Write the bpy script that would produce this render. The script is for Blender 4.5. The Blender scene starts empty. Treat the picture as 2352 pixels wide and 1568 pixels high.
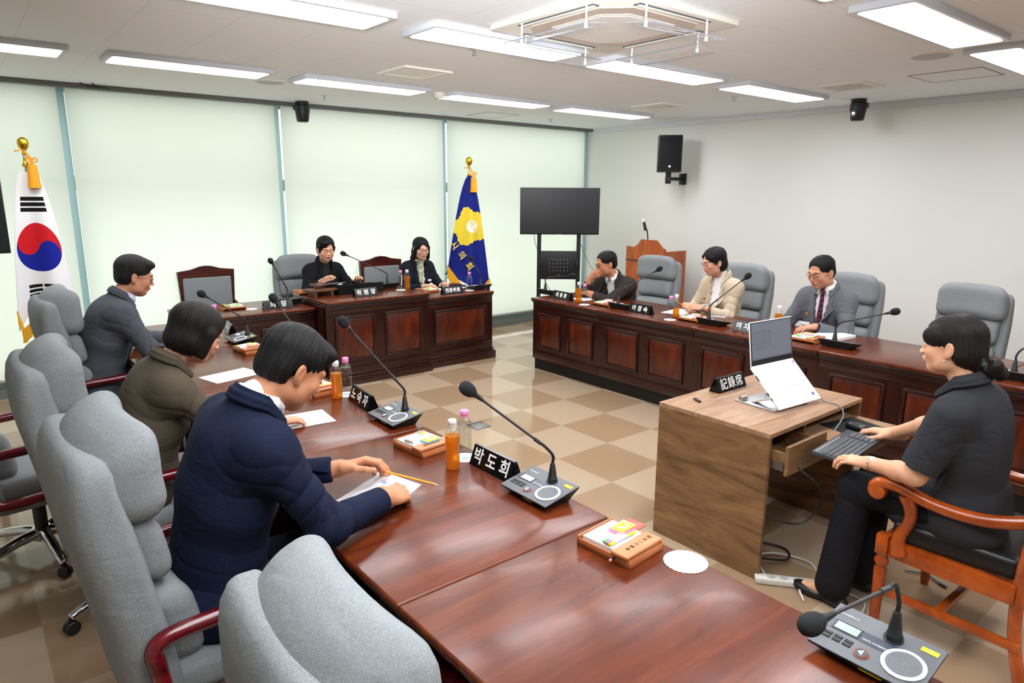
import bpy, bmesh, math, random
import numpy as np
from mathutils import Vector, Matrix, Euler
random.seed(7)
S = bpy.context.scene
COL = S.collection
PI = math.pi
# ---------------------------------------------------------------- camera
_yaw, _pit, _rol = math.radians(39.25), math.radians(12.29), math.radians(.33)
_f = Vector((math.sin(_yaw)*math.cos(_pit), math.cos(_yaw)*math.cos(_pit), -math.sin(_pit)))
_r = Vector((math.cos(_yaw), -math.sin(_yaw), 0)); _u = _r.cross(_f)
_r2 = _r*math.cos(_rol)+_u*math.sin(_rol); _u2 = -_r*math.sin(_rol)+_u*math.cos(_rol)
cd = bpy.data.cameras.new('camera'); cd.sensor_width = 36; cd.lens = 1561/2352*36; cd.clip_start = .05
cam = bpy.data.objects.new('camera', cd); COL.objects.link(cam); S.camera = cam
M = Matrix((( _r2.x, _u2.x, -_f.x, 0), (_r2.y, _u2.y, -_f.y, 0), (_r2.z, _u2.z, -_f.z, 1.81), (0, 0, 0, 1)))
cam.matrix_world = M
# ---------------------------------------------------------------- world, exposure
w = bpy.data.worlds.new('sky'); S.world = w; w.use_nodes = True
bg = w.node_tree.nodes['Background']; bg.inputs[0].default_value = (.97, 1.0, .955, 1); bg.inputs[1].default_value = 1.36
S.view_settings.view_transform = 'Standard'; S.view_settings.look = 'None'
S.view_settings.exposure = 0.75; S.view_settings.gamma = 1; S.view_settings.use_curve_mapping = False
S.cycles.max_bounces = 7; S.cycles.diffuse_bounces = 5; S.cycles.transparent_max_bounces = 10
S.cycles.transmission_bounces = 6; S.cycles.sample_clamp_indirect = 6; S.cycles.caustics_reflective = False; S.cycles.caustics_refractive = False
LAMP_POWER = 12.5      # radiance of the ceiling panels
# the photographer's flash, bounced off the ceiling
fl = bpy.data.lights.new('bounce_flash', 'AREA'); fl.shape = 'DISK'; fl.size = .5; fl.energy = 62; fl.color = (.96, .98, 1); fl.spread = math.radians(70)
flo = bpy.data.objects.new('bounce_flash', fl); COL.objects.link(flo); flo.location = (-.05, -.1, 1.95); flo.rotation_euler = Vector((.63, .77, .58)).to_track_quat('-Z', 'Y').to_euler()

# ---------------------------------------------------------------- materials
MT = {}
def srgb(h):
    if isinstance(h, str):
        v = [int(h[i:i+2], 16)/255 for i in (0, 2, 4)]
        return tuple(((c/12.92) if c <= .04045 else ((c+.055)/1.055)**2.4) for c in v)+(1,)
    return tuple(h)+(1,)
def mat(name, col, rough=.5, metal=0, spec=.5, coat=0, trans=0, ior=1.45, emit=None, estr=0, alpha=1, sheen=0):
    if name in MT: return MT[name]
    m = bpy.data.materials.new(name); m.use_nodes = True; MT[name] = m
    b = m.node_tree.nodes['Principled BSDF']; I = b.inputs
    I['Base Color'].default_value = srgb(col); I['Roughness'].default_value = rough; I['Metallic'].default_value = metal
    I['Specular IOR Level'].default_value = spec; I['Coat Weight'].default_value = coat; I['Coat Roughness'].default_value = .08
    I['Transmission Weight'].default_value = trans; I['IOR'].default_value = ior; I['Alpha'].default_value = alpha
    if sheen: I['Sheen Weight'].default_value = sheen; I['Sheen Roughness'].default_value = .5
    if emit: I['Emission Color'].default_value = srgb(emit); I['Emission Strength'].default_value = estr
    return m
def N(m, t, **k):
    n = m.node_tree.nodes.new(t)
    for a, v in k.items(): setattr(n, a, v)
    return n
def L(m, a, b): m.node_tree.links.new(a, b)
def pb(m): return m.node_tree.nodes['Principled BSDF']
def coord(m, scale=(1, 1, 1), kind='Object', rot=(0, 0, 0)):
    tc = N(m, 'ShaderNodeTexCoord'); mp = N(m, 'ShaderNodeMapping'); mp.inputs['Scale'].default_value = scale; mp.inputs['Rotation'].default_value = rot
    L(m, tc.outputs[kind], mp.inputs['Vector']); return mp.outputs['Vector']
def noise(m, vec, scale, detail=3, rough=.5, dist=0):
    n = N(m, 'ShaderNodeTexNoise'); n.inputs['Scale'].default_value = scale; n.inputs['Detail'].default_value = detail
    n.inputs['Roughness'].default_value = rough; n.inputs['Distortion'].default_value = dist; L(m, vec, n.inputs['Vector']); return n.outputs['Fac']
def ramp(m, fac, stops):
    r = N(m, 'ShaderNodeValToRGB'); e = r.color_ramp.elements
    e[0].position, e[0].color = stops[0][0], srgb(stops[0][1]); e[1].position, e[1].color = stops[-1][0], srgb(stops[-1][1])
    for p, c in stops[1:-1]: x = e.new(p); x.color = srgb(c)
    L(m, fac, r.inputs['Fac']); return r.outputs['Color']
def bump(m, fac, strength=.2, dist=.002):
    b = N(m, 'ShaderNodeBump'); b.inputs['Strength'].default_value = strength; b.inputs['Distance'].default_value = dist
    L(m, fac, b.inputs['Height']); L(m, b.outputs['Normal'], pb(m).inputs['Normal'])
def wood(name, cols, scale=(1.2, 14, 14), rough=.25, coat=.0, nscale=2.2, dist=1.2, spec=.5, bmp=.0):
    m = mat(name, cols[0], rough, coat=coat, spec=spec)
    f = noise(m, coord(m, scale), nscale, 5, .6, dist)
    n = len(cols); L(m, ramp(m, f, [(.3+.4*i/(n-1), c) for i, c in enumerate(cols)]), pb(m).inputs['Base Color'])
    f2 = noise(m, coord(m), 3, 1); mr = N(m, 'ShaderNodeMapRange'); mr.inputs['To Min'].default_value = rough*.88; mr.inputs['To Max'].default_value = rough*1.12
    L(m, f2, mr.inputs['Value']); L(m, mr.outputs['Result'], pb(m).inputs['Roughness'])
    if bmp: bump(m, f, bmp, .001)
    return m
def fabric(name, c1, c2, scale=700, rough=.95, bmp=.5, sheen=.0, aniso=None):
    m = mat(name, c1, rough, spec=.2, sheen=sheen)
    f = noise(m, coord(m, aniso or (1, 1, 1)), scale, 2, .7)
    L(m, ramp(m, f, [(.35, c1), (.65, c2)]), pb(m).inputs['Base Color']); bump(m, f, bmp, .001)
    if scale >= 600:   # woven clothing: soft rumples
        r_ = noise(m, coord(m, (1, 1, 1.6)), 9, 2, .5, 1.6); b0 = [n for n in m.node_tree.nodes if n.type == 'BUMP'][0]
        b2 = N(m, 'ShaderNodeBump'); b2.inputs['Strength'].default_value = .22; b2.inputs['Distance'].default_value = .02; L(m, r_, b2.inputs['Height']); L(m, b2.outputs['Normal'], b0.inputs['Normal'])
    return m

# ---------------------------------------------------------------- mesh builder
class MB:
    def __init__(s): s.b = bmesh.new()
    def _x(s, vs, M):
        if M is not None: bmesh.ops.transform(s.b, matrix=M, verts=vs)
    def box(s, c, d, bev=0, seg=2, M=None, rz=0):
        r = bmesh.ops.create_cube(s.b, size=1); vs = r['verts']
        bmesh.ops.scale(s.b, vec=d, verts=vs)
        if bev:
            es = list({e for v in vs for e in v.link_edges})
            r = bmesh.ops.bevel(s.b, geom=es, offset=bev, segments=seg, affect='EDGES', profile=.5, clamp_overlap=True)
            vs = list({v for f in r['faces'] for v in f.verts} | {v for v in vs if v.is_valid})
        T = Matrix.Translation(c) @ Matrix.Rotation(rz, 4, 'Z')
        bmesh.ops.transform(s.b, matrix=(M @ T) if M is not None else T, verts=vs); return s
    def lathe(s, prof, n=24, M=None, cap=True):
        rings = []
        for r, z in prof: rings.append([s.b.verts.new((r*math.cos(2*PI*i/n), r*math.sin(2*PI*i/n), z)) for i in range(n)])
        for a, b in zip(rings, rings[1:]):
            for i in range(n): s.b.faces.new((a[i], a[(i+1) % n], b[(i+1) % n], b[i]))
        if cap:
            s.b.faces.new(rings[0][::-1]); s.b.faces.new(rings[-1])
        s._x([v for r in rings for v in r], M); return s
    def cyl(s, c, r, h, n=20, r2=None, M=None, bev=0):
        T = Matrix.Translation(c); T = M @ T if M is not None else T
        r2 = r if r2 is None else r2
        pr = [(r, -h/2), (r2, h/2)]
        if bev: pr = [(r-bev, -h/2), (r, -h/2+bev), (r2, h/2-bev), (r2-bev, h/2)]
        return s.lathe(pr, n, T)
    def tube(s, pts, r, n=10, M=None, closed=False):
        pts = [Vector(p) for p in pts]; K = len(pts); rs = r if isinstance(r, (list, tuple)) else [r]*K
        rings = []; up = None
        for i, p in enumerate(pts):
            if closed: t = pts[(i+1) % K]-pts[i-1]
            else: t = pts[min(i+1, K-1)]-pts[max(i-1, 0)]
            t.normalize()
            if up is None: up = Vector((0, 0, 1)) if abs(t.z) < .9 else Vector((1, 0, 0))
            a = t.cross(up); a.normalize(); up = a.cross(t); up.normalize()
            rings.append([s.b.verts.new(p+(a*math.cos(2*PI*j/n)+up*math.sin(2*PI*j/n))*rs[i]) for j in range(n)])
        Z = list(zip(rings, rings[1:]))+([(rings[-1], rings[0])] if closed else [])
        for a, b in Z:
            for i in range(n): s.b.faces.new((a[i], b[i], b[(i+1) % n], a[(i+1) % n]))
        if not closed: s.b.faces.new(rings[0]); s.b.faces.new(rings[-1][::-1])
        s._x([v for r_ in rings for v in r_], M); return s
    def prism(s, poly, h0, h1, M=None, poly2=None):
        a = [s.b.verts.new((x, y, h0)) for x, y in poly]; b = [s.b.verts.new((x, y, h1)) for x, y in (poly2 or poly)]
        n = len(poly)
        for i in range(n): s.b.faces.new((a[i], a[(i+1) % n], b[(i+1) % n], b[i]))
        s.b.faces.new(a[::-1]); s.b.faces.new(b); s._x(a+b, M); return s
    def hull(s, bottom, top, M=None):
        a = [s.b.verts.new(p) for p in bottom]; b = [s.b.verts.new(p) for p in top]; n = len(a)
        for i in range(n): s.b.faces.new((a[i], a[(i+1) % n], b[(i+1) % n], b[i]))
        s.b.faces.new(a[::-1]); s.b.faces.new(b); s._x(a+b, M); return s
    def rbox(s, d, r, k=8, fn=None):
        """rounded box with k cuts per side, mapped by fn"""
        vid = {}; hx, hy, hz = [q/2 for q in d]
        def P(a, b, c):
            key = (round(a*k), round(b*k), round(c*k))
            if key in vid: return vid[key]
            rr = min(r, hx, hy, hz)
            def g(t, h):
                t = t*2-1; return math.copysign(abs(t)**.8, t)*h
            q = Vector((g(a, hx), g(b, hy), g(c, hz)))
            inn = Vector((max(-hx+rr, min(hx-rr, q.x)), max(-hy+rr, min(hy-rr, q.y)), max(-hz+rr, min(hz-rr, q.z))))
            dd = q-inn
            if dd.length > 1e-9: dd = dd.normalized()*rr
            q = inn+dd
            if fn: q = Vector(fn(q))
            vid[key] = s.b.verts.new(q); return vid[key]
        R = [i/k for i in range(k+1)]
        for ax in range(3):
            for side in (0, 1):
                for i in range(k):
                    for j in range(k):
                        q = []
                        for (u, v) in ((R[i], R[j]), (R[i+1], R[j]), (R[i+1], R[j+1]), (R[i], R[j+1])):
                            c = [0, 0, 0]; c[ax] = side; c[(ax+1) % 3] = u; c[(ax+2) % 3] = v; q.append(P(*c))
                        if not side: q.reverse()
                        if len(set(q)) == 4:
                            try: s.b.faces.new(q)
                            except ValueError: pass
        return s
    def done(s, name, m, parent=None, smooth=True, loc=None, rot=None, angle=35):
        me = bpy.data.meshes.new(name)
        bmesh.ops.recalc_face_normals(s.b, faces=s.b.faces); s.b.to_mesh(me); s.b.free()
        if m: me.materials.append(m)
        o = bpy.data.objects.new(name, me); COL.objects.link(o)
        if parent: o.parent = parent
        if loc is not None: o.location = loc
        if rot is not None: o.rotation_euler = rot
        if smooth:
            me.shade_smooth(); 
            try: me.set_sharp_from_angle(angle=math.radians(angle))
            except Exception: pass
        return o
def tag(o, label, cat, group=None):
    o['label'] = label; o['category'] = cat
    if group: o['group'] = group
    return o
def thing(name, label, cat, loc=(0, 0, 0), rz=0, group=None):
    o = bpy.data.objects.new(name, None); COL.objects.link(o); o.location = loc; o.rotation_euler = (0, 0, rz); o.empty_display_size = .05
    return tag(o, label, cat, group)
def struct(o): o['kind'] = 'structure'; return o
def dup(r, loc, rz=None, label=None, group=None, scale=None, only=None):
    def cp(o, par):
        c = o.copy(); COL.objects.link(c); c.parent = par
        for ch in list(o.children): cp(ch, c)
        return c
    c = cp(r, None); c.location = loc
    if rz is not None: c.rotation_euler = (0, 0, rz)
    if label: c['label'] = label
    if group: c['group'] = group
    if scale: c.scale = scale
    return c
def text(name, body, size, m, parent, loc, rot, extrude=.0006, bold=0.0, sx=1, align='CENTER', spacing=1):
    c = bpy.data.curves.new(name, 'FONT'); c.body = body; c.size = size; c.align_x = align; c.align_y = 'CENTER'; c.extrude = extrude; c.offset = bold
    c.resolution_u = 3; c.space_character = spacing
    o = bpy.data.objects.new(name, c); COL.objects.link(o)
    bpy.context.view_layer.update()
    me = bpy.data.meshes.new_from_object(o.evaluated_get(bpy.context.evaluated_depsgraph_get())); bpy.data.objects.remove(o)
    me.materials.clear(); me.materials.append(m)
    o = bpy.data.objects.new(name, me); COL.objects.link(o); o.parent = parent; o.location = loc; o.rotation_euler = rot; o.scale = (sx, 1, 1); return o
def bez(pts, n=8):
    """Catmull-Rom through points"""
    P = [Vector(p) for p in pts]; P = [P[0]*2-P[1]]+P+[P[-1]*2-P[-2]]; out = []
    for i in range(1, len(P)-2):
        for j in range(n):
            t = j/n; a, b, c, d = P[i-1], P[i], P[i+1], P[i+2]
            out.append(.5*((2*b)+(c-a)*t+(2*a-5*b+4*c-d)*t*t+(3*b-a-3*c+d)*t**3))
    out.append(P[-2]); return out

WHITE = mat('white_paint', 'E8E8E2', .6)
BLACK = mat('black_plastic', '161618', .45)
BLACKG = mat('black_gloss', '0a0a0c', .16, spec=.3)
CHROME = mat('chrome', 'C8C8CA', .14, 1)
STEEL = mat('brushed_steel', '9A9DA2', .35, 1)
PAPER = mat('paper', 'F4F4F6', .85, spec=.2)
GREYP = mat('grey_plastic', '55585C', .42)
LIGHTP = mat('light_plastic', 'DADDE0', .4)
INK = mat('grey_ink', '8A8C94', .9)
BLUEINK = mat('blue_ink', '4A6CC8', .9)
LETTER = mat('white_lettering', 'F2F2F0', .5)
REDWOOD = wood('red_lacquered_wood', ['3E0409', '57080F', '6A0D15'], (2, 10, 10), .22, .3)
MAHOG = wood('mahogany_frame', ['1C0907', '2C0F0A', '3A150D'], (9, 9, 1.6), .28, .25, dist=.6)
MAHOGH = wood('mahogany_rail', ['1C0907', '2C0F0A', '3A150D'], (1.6, 9, 9), .28, .25, dist=.6)
PANEL = wood('mahogany_veneer', ['3A1206', '4F1B0A', '63260F'], (4, 4, 1.4), .3, .2, dist=1.4)
TOPW = wood('mahogany_tabletop', ['45190B', '56230E', '662E12'], (7, .9, 7), .26, .05, dist=.35, spec=.4)
TOPH = wood('mahogany_desktop', ['45190B', '56230E', '662E12'], (.9, 7, 7), .26, .05, dist=.35, spec=.4)
WALNUT = wood('walnut_laminate', ['4A331F', '6E5033', '7F5E3D', '8E6C4A'], (1.2, 1.5, 8), .42, dist=1.3, nscale=1.3)
WALNUTT = wood('walnut_laminate_top', ['77583F', '957256', 'A98567'], (1.6, 14, 6), .38, dist=.9, nscale=1.6)
ORANGEW = wood('orange_stained_wood', ['7A2F0C', '96400F', 'AC4F16'], (3, 3, 3), .24, .3, dist=.7)
TRAYW = wood('tray_wood', ['9A562E', 'AE6638', 'BC7444'], (8, 2, 8), .4, dist=.5)
LECT = wood('lectern_wood', ['8A3F16', 'A35021', 'B2602E'], (5, 5, 1.5), .35, dist=.8)
GREYF = fabric('grey_tweed', '65696B', '979B9D', 640, .95, .9)
GREYF2 = fabric('grey_velour', '7A7E80', '8B8F91', 300, .9, .15)
LEATHER = mat('black_leather', '121214', .38)
GOLD = mat('gold', 'D9B53A', .22, 1)
GOLDF = mat('gold_fringe', 'E2A81E', .8)
# ================================================================ the room
XR, YW, ZC = 7.4, 7.3, 2.72
X0, Y0 = -2.6, -2.4
# floor: checkerboard vinyl tiles, glossy, with fine carpet-like grain
mf = mat('floor_tiles', 'B49A80', .2, spec=.5)
v = coord(mf); mp = v.node; mp.inputs['Location'].default_value = (-.08+.5, -.25+.5, .25)
ck = N(mf, 'ShaderNodeTexChecker'); ck.inputs['Scale'].default_value = 2; L(mf, v, ck.inputs['Vector'])
ck.inputs['Color1'].default_value = srgb('A5896C'); ck.inputs['Color2'].default_value = srgb('BBA48A')
n1 = noise(mf, coord(mf, (1, 3, 1)), 120, 3, .7); mx = N(mf, 'ShaderNodeMix', data_type='RGBA', blend_type='OVERLAY'); mx.inputs['Factor'].default_value = .35
L(mf, ck.outputs['Color'], mx.inputs['A']); L(mf, ramp(mf, n1, [(.3, '606060'), (.7, 'A0A0A0')]), mx.inputs['B']); L(mf, mx.outputs['Result'], pb(mf).inputs['Base Color'])
bump(mf, noise(mf, coord(mf), 4, 2), .12, .004)
pb(mf).inputs['Roughness'].default_value = .10
o = MB().box(((X0+XR)/2, (Y0+YW)/2, -.05), (XR-X0+.4, YW-Y0+.4, .1)).done('floor', mf, smooth=False); struct(o)
# ceiling: white gypsum boards with faint joints
mc = mat('ceiling_board', 'EEF2F6', .85, spec=.2)
br = N(mc, 'ShaderNodeTexBrick'); vv = coord(mc, (1, 1, 1), rot=(0, 0, PI/2)); L(mc, vv, br.inputs['Vector'])
br.inputs['Scale'].default_value = 1; br.inputs['Brick Width'].default_value = .9; br.inputs['Row Height'].default_value = .45; br.inputs['Mortar Size'].default_value = .0018
br.inputs['Color1'].default_value = br.inputs['Color2'].default_value = srgb('EEF2F6'); br.inputs['Mortar'].default_value = srgb('D9DCDF')
L(mc, br.outputs['Color'], pb(mc).inputs['Base Color'])
struct(MB().box(((X0+XR)/2, (Y0+YW)/2, ZC+.05), (XR-X0+.4, YW-Y0+.4, .1)).done('ceiling', mc, smooth=False))
mw = mat('wallpaper', 'DEDED9', .62, spec=.35)
bump(mw, noise(mw, coord(mw), 300, 3), .12, .001)
struct(MB().box((XR+.06, (Y0+YW)/2, ZC/2), (.12, YW-Y0+.4, ZC)).done('wall_right', mw, smooth=False))
struct(MB().box((X0-.06, (Y0+YW)/2, ZC/2), (.12, YW-Y0+.4, ZC)).done('wall_left', mw, smooth=False))
struct(MB().box(((X0+XR)/2, Y0-.06, ZC/2), (XR-X0+.3, .12, ZC)).done('wall_front', mw, smooth=False))
mtrim = mat('trim_grey', 'D6D6DC', .6)
struct(MB().box((XR-.014, (Y0+YW)/2, ZC-.03), (.028, YW-Y0, .06), .004).done('trim_1', mtrim, smooth=False))
struct(MB().box((XR-.006, (Y0+YW)/2, .045), (.012, YW-Y0, .09)).done('baseboard_right', mat('baseboard', '5B5650', .5), smooth=False))
malu = mat('window_metal', '8E9B9C', .4, .6)
struct(MB().box(((X0+XR)/2, YW-.05, ZC-.02), (XR-X0, .1, .035)).done('trim_2', mat('blind_track', '6E706C', .5, .3), smooth=False))
# ---- window wall
mglass = mat('window_glass', 'BFE4E6', .02, trans=1, ior=1.01); pb(mglass).inputs['Specular IOR Level'].default_value = .3
for n in [mglass]:
    nt = n.node_tree; out = nt.nodes['Material Output']; tr = N(n, 'ShaderNodeBsdfTransparent'); tr.inputs[0].default_value = (.955, .985, .95, 1)
    gl = N(n, 'ShaderNodeBsdfGlossy'); gl.inputs['Roughness'].default_value = .02; ms = N(n, 'ShaderNodeMixShader'); ms.inputs[0].default_value = .08
    L(n, tr.outputs[0], ms.inputs[1]); L(n, gl.outputs[0], ms.inputs[2]); L(n, ms.outputs[0], out.inputs['Surface'])
mbl = bpy.data.materials.new('roller_blind_fabric'); mbl.use_nodes = True; MT['blind'] = mbl
nt = mbl.node_tree; out = nt.nodes['Material Output']; nt.nodes.remove(nt.nodes['Principled BSDF'])
df = N(mbl, 'ShaderNodeBsdfDiffuse'); df.inputs[0].default_value = (.74, .78, .72, 1); tl = N(mbl, 'ShaderNodeBsdfTranslucent'); tl.inputs[0].default_value = (.88, .93, .86, 1)
ms = N(mbl, 'ShaderNodeMixShader'); ms.inputs[0].default_value = .45; L(mbl, df.outputs[0], ms.inputs[1]); L(mbl, tl.outputs[0], ms.inputs[2]); L(mbl, ms.outputs[0], out.inputs['Surface'])
YG = YW+.09
struct(MB().box(((X0+XR)/2, YG, .04), (XR-X0, .14, .08)).done('trim_3', malu, smooth=False))
mull = [X0, -1.1, .88, 2.78, 4.87, XR-.02]
k = 1
for a, b in zip(mull, mull[1:]):
    m_ = MB()
    m_.box(((a+b)/2, YG, .11), (b-a-.06, .07, .06)); m_.box(((a+b)/2, YG, ZC-.03), (b-a-.06, .07, .06))
    fr = struct(m_.done('window_%d' % k, malu, smooth=False))
    struct(MB().box(((a+b)/2, YG, ZC/2), (b-a-.07, .012, ZC-.12)).done('pane', mglass, fr, smooth=False))
    struct(MB().box((a+.0, YG, ZC/2), (.075, .1, ZC-.02)).done('mullion', mat('mullion_metal', 'A3C4CA', .4, .2), fr, smooth=False))
    struct(MB().box(((a+b)/2, YG+.20, 1.88), (b-a-.06, .30, .12)).done('blind_shade_bar', malu, fr, smooth=False))  # unseen bar added outside the glass to cast a soft band on the blind
    k += 1
struct(MB().box((XR-.06, YG-.02, ZC/2), (.08, .1, ZC-.02)).done('trim_4', mat('mullion_metal', 'A3C4CA', .4, .2), smooth=False))
# roller blinds
names = ['white roller blind left of the white flag, at the picture edge', 'wide white roller blind behind the white flag and the seated man in grey',
         'white roller blind behind the chairwoman, in front of a ceiling camera', 'narrow-gapped white roller blind behind the blue flag and the tall screen',
         '']
names = ['pale roller blind at the far left, behind the edge of the black screen', 'pale roller blind between the white flag and the high-backed grey chair at the front',
         'pale roller blind behind the short-haired speaker, under the ceiling camera', 'pale roller blind behind the blue flag, next to the white wall', '']
sp = [(X0+.05, -1.13), (-1.07, .853), (.912, 2.752), (2.812, 4.828), (4.887, 7.29)]
lb = ['', names[0], names[1], names[2], names[3]]
for (a, b), l in zip(sp, lb):
    if not l: l = 'pale roller blind beyond the left edge of the picture'
    t = thing('roller_blind', l, 'blind', ((a+b)/2, YW-.02, .17), 0, 'roller blinds on the window wall')
    mb = MB(); nx, nz = 24, 12; W = b-a; H = ZC-.04-.17
    g = [[mb.b.verts.new((-W/2+W*i/nx, .004*math.sin(i*.9+j*.4), H*j/nz)) for i in range(nx+1)] for j in range(nz+1)]
    for j in range(nz):
        for i in range(nx): mb.b.faces.new((g[j][i], g[j][i+1], g[j+1][i+1], g[j+1][i]))
    mb.done('blind_fabric', mbl, t)
    MB().box((0, 0, 0), (W, .018, .025), .005).done('bottom_rail', mat('rail_grey', 'B9BDBD', .5), t)
# ---- ceiling lamps
mlamp = mat('lamp_diffuser', 'FFFFFF', .5, emit='FAFBFF', estr=LAMP_POWER)
mlf = mat('lamp_frame', 'C6CAD2', .45)
def lamp(x0, x1, y0, y1, label):
    t = thing('ceiling_lamp', label, 'ceiling light', ((x0+x1)/2, (y0+y1)/2, ZC), 0, 'white LED panels in rows on the ceiling')
    w_, d_ = x1-x0, y1-y0
    MB().box((0, 0, -.017), (w_+.06, d_+.06, .034), .004).done('housing', mlf, t)
    n = 6; r = .02; poly = []
    for cx, cy, a0 in ((w_/2-r, d_/2-r, 0), (-w_/2+r, d_/2-r, PI/2), (-w_/2+r, -d_/2+r, PI), (w_/2-r, -d_/2+r, 1.5*PI)):
        for i in range(n): a = a0+PI/2*i/(n-1); poly.append((cx+r*math.cos(a), cy+r*math.sin(a)))
    MB().prism(poly, -.0365, -.0335).done('diffuser', mlamp, t, smooth=False)
    return t
R1 = [(-.45, .70, 'far row, cut by the left picture edge'), (.985, 2.03, 'far row, above the white flag side of the window'), (2.33, 3.43, 'far row, above and behind the small ceiling camera by the blinds'), (3.74, 4.92, 'far row, beside the smoke detector'), (5.22, 6.5, 'far row, nearest the corner of the white wall')]
for a, b, l in R1: lamp(a, b, 5.42, 5.71, 'long white ceiling lamp, '+l)
R2 = [(.72, 1.9, 'middle row, cut by the top picture edge at left'), (2.19, 3.3, 'middle row, left of the air conditioner and partly behind its deflectors'), (3.62, 4.87, 'middle row, just beyond the air conditioner'), (5.22, 6.48, 'middle row, closest to the white wall')]
for a, b, l in R2: lamp(a, b, 3.34, 3.63, 'long white ceiling lamp, '+l)
R3 = [(.6, 1.8, 'near row, beyond the top edge of the picture'), (2.1, 3.27, 'near row, only its corner showing at the top edge'), (3.6, 4.85, 'near row, large one beside the round ceiling speaker'), (5.15, 6.4, 'near row, cut by the right picture edge')]
for a, b, l in R3: lamp(a, b, 1.47, 1.735, 'long white ceiling lamp, '+l)
for a, b, l in ((.6, 1.8, 'left'), (2.1, 3.27, 'middle'), (3.6, 4.85, 'right')): lamp(a, b, -.55, -.26, 'long white ceiling lamp out of view behind the photographer, %s one' % l)
# ---- air conditioner cassette
AX, AY, AS = 2.93, 2.74, .95
t = thing('air_conditioner', 'square white ceiling air conditioner with clear acrylic wind deflectors', 'air conditioner', (AX, AY, ZC))
mac = mat('cassette_cream', 'E6E2D8', .5)
MB().box((0, 0, -.015), (AS, AS, .03), .008).done('panel', mac, t)
oc = lambda h, c: [(h, -h+c), (h, h-c), (h-c, h), (-h+c, h), (-h, h-c), (-h, -h+c), (-h+c, -h), (h-c, -h)]
MB().prism(oc(.37, .12), -.036, -.029).done('inner_panel', mat('cassette_inner', 'CDBFB4', .5), t, smooth=False)
MB().prism(oc(.285, .11), -.040, -.035).done('grille_frame', mac, t, smooth=False)
mgr = mat('grille_mesh', 'F0F0EE', .6)
gv = N(mgr, 'ShaderNodeTexVoronoi'); gv.inputs['Scale'].default_value = 48; gv.feature = 'DISTANCE_TO_EDGE'; gv.inputs['Randomness'].default_value = .12; L(mgr, coord(mgr, (1, 1, 0)), gv.inputs['Vector'])
L(mgr, ramp(mgr, gv.outputs['Distance'], [(.06, 'C9C6C0'), (.14, 'FFFFFF')]), pb(mgr).inputs['Base Color'])
MB().prism(oc(.265, .10), -.043, -.039).done('grille', mgr, t, smooth=False)
macr = mat('acrylic', 'E6E8EE', .03, trans=0, alpha=.22, spec=1.0)
mvent = mat('vent_slot', '5E6064', .5)
for q in range(4):
    A = Matrix.Rotation(q*PI/2, 4, 'Z')
    MB().box((0, -.415, -.032), (.56, .045, .006), .002, M=A).done('air_slot', mvent, t)
    MB().box((0, -.415, -.037), (.54, .022, .006), .002, M=A).done('air_flap', mac, t)
    P = A @ Matrix.Translation((0, -.44, -.118)) @ Matrix.Rotation(math.radians(8), 4, 'X')
    wd_ = MB().box((0, 0, 0), (.60, .16, .004), .001, M=P).done('wind_deflector', macr, t)
    e_ = MB()
    for yy in (-.08, .08): e_.box((0, yy, 0), (.60, .002, .005), M=P)
    e_.done('deflector_edge', mat('acrylic_edge', '7C8490', .2), wd_, smooth=False)
    for sx in (-.24, .24):
        MB().cyl((sx, -.44, -.07), .0055, .09, 10, M=A).cyl((sx, -.44, -.122), .009, .022, 10, M=A).done('deflector_peg', LIGHTP, t)
# ---- vents, speakers, hatches, sprinklers, detector
def vent(x, y, label, w=.42, d=.42):
    t = thing('ceiling_vent', label, 'vent', (x, y, ZC), 0, 'square ceiling vents')
    fr = MB(); 
    for s in (-1, 1): fr.box((0, s*(d/2-.02), -.007), (w, .04, .014)); fr.box((s*(w/2-.02), 0, -.007), (.04, d-.08, .014))
    fr.done('frame', mac, t, smooth=False)
    MB().box((0, 0, -.001), (w-.08, d-.08, .003)).done('backing', mat('vent_dark', '77756F', .7), t)
    sl = MB()
    for i in range(9): sl.box((0, -d/2+.06+(d-.12)*i/8, -.008), (w-.08, .024, .002), M=None)
    sl.done('slats', mac, t, smooth=False)
vent(2.93, 4.79, 'square ceiling vent between the first and second lamp rows, left'); vent(6.08, 2.93, 'square ceiling vent above the white wall, near the wall camera'); vent(5.96, 4.86, 'square ceiling vent above the wall loudspeaker, between two lamps')
for x, y, l in ((2.25, 6.0, 'round flat ceiling speaker near the window blinds'), (5.2, 1.98, 'round flat ceiling speaker beside the large near lamp')):
    t = thing('ceiling_speaker', l, 'speaker', (x, y, ZC)); MB().cyl((0, 0, -.004), .125, .008, 40).done('rim', mac, t); MB().cyl((0, 0, -.007), .112, .006, 40).done('speaker_grille', mat('speaker_mesh', 'B8B8BC', .6), t)
def hatch(x0, x1, y0, y1, label):
    t = thing('ceiling_hatch', label, 'hatch', ((x0+x1)/2, (y0+y1)/2, ZC)); w_, d_ = x1-x0, y1-y0
    m_ = MB()
    for s in (-1, 1): m_.box((0, s*d_/2, -.002), (w_, .008, .004)); m_.box((s*w_/2, 0, -.002), (.008, d_, .004))
    m_.done('hatch_frame', mat('hatch_edge', '9D9B96', .6), t, smooth=False); MB().box((0, 0, -.001), (w_-.01, d_-.01, .002)).done('hatch_door', mc, t, smooth=False)
hatch(4.95, 5.4, 6.5, 6.95, 'square access hatch in the ceiling close to the blinds'); hatch(5.92, 6.4, 1.9, 2.4, 'square access hatch in the ceiling beside the lamp at the right edge')
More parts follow.
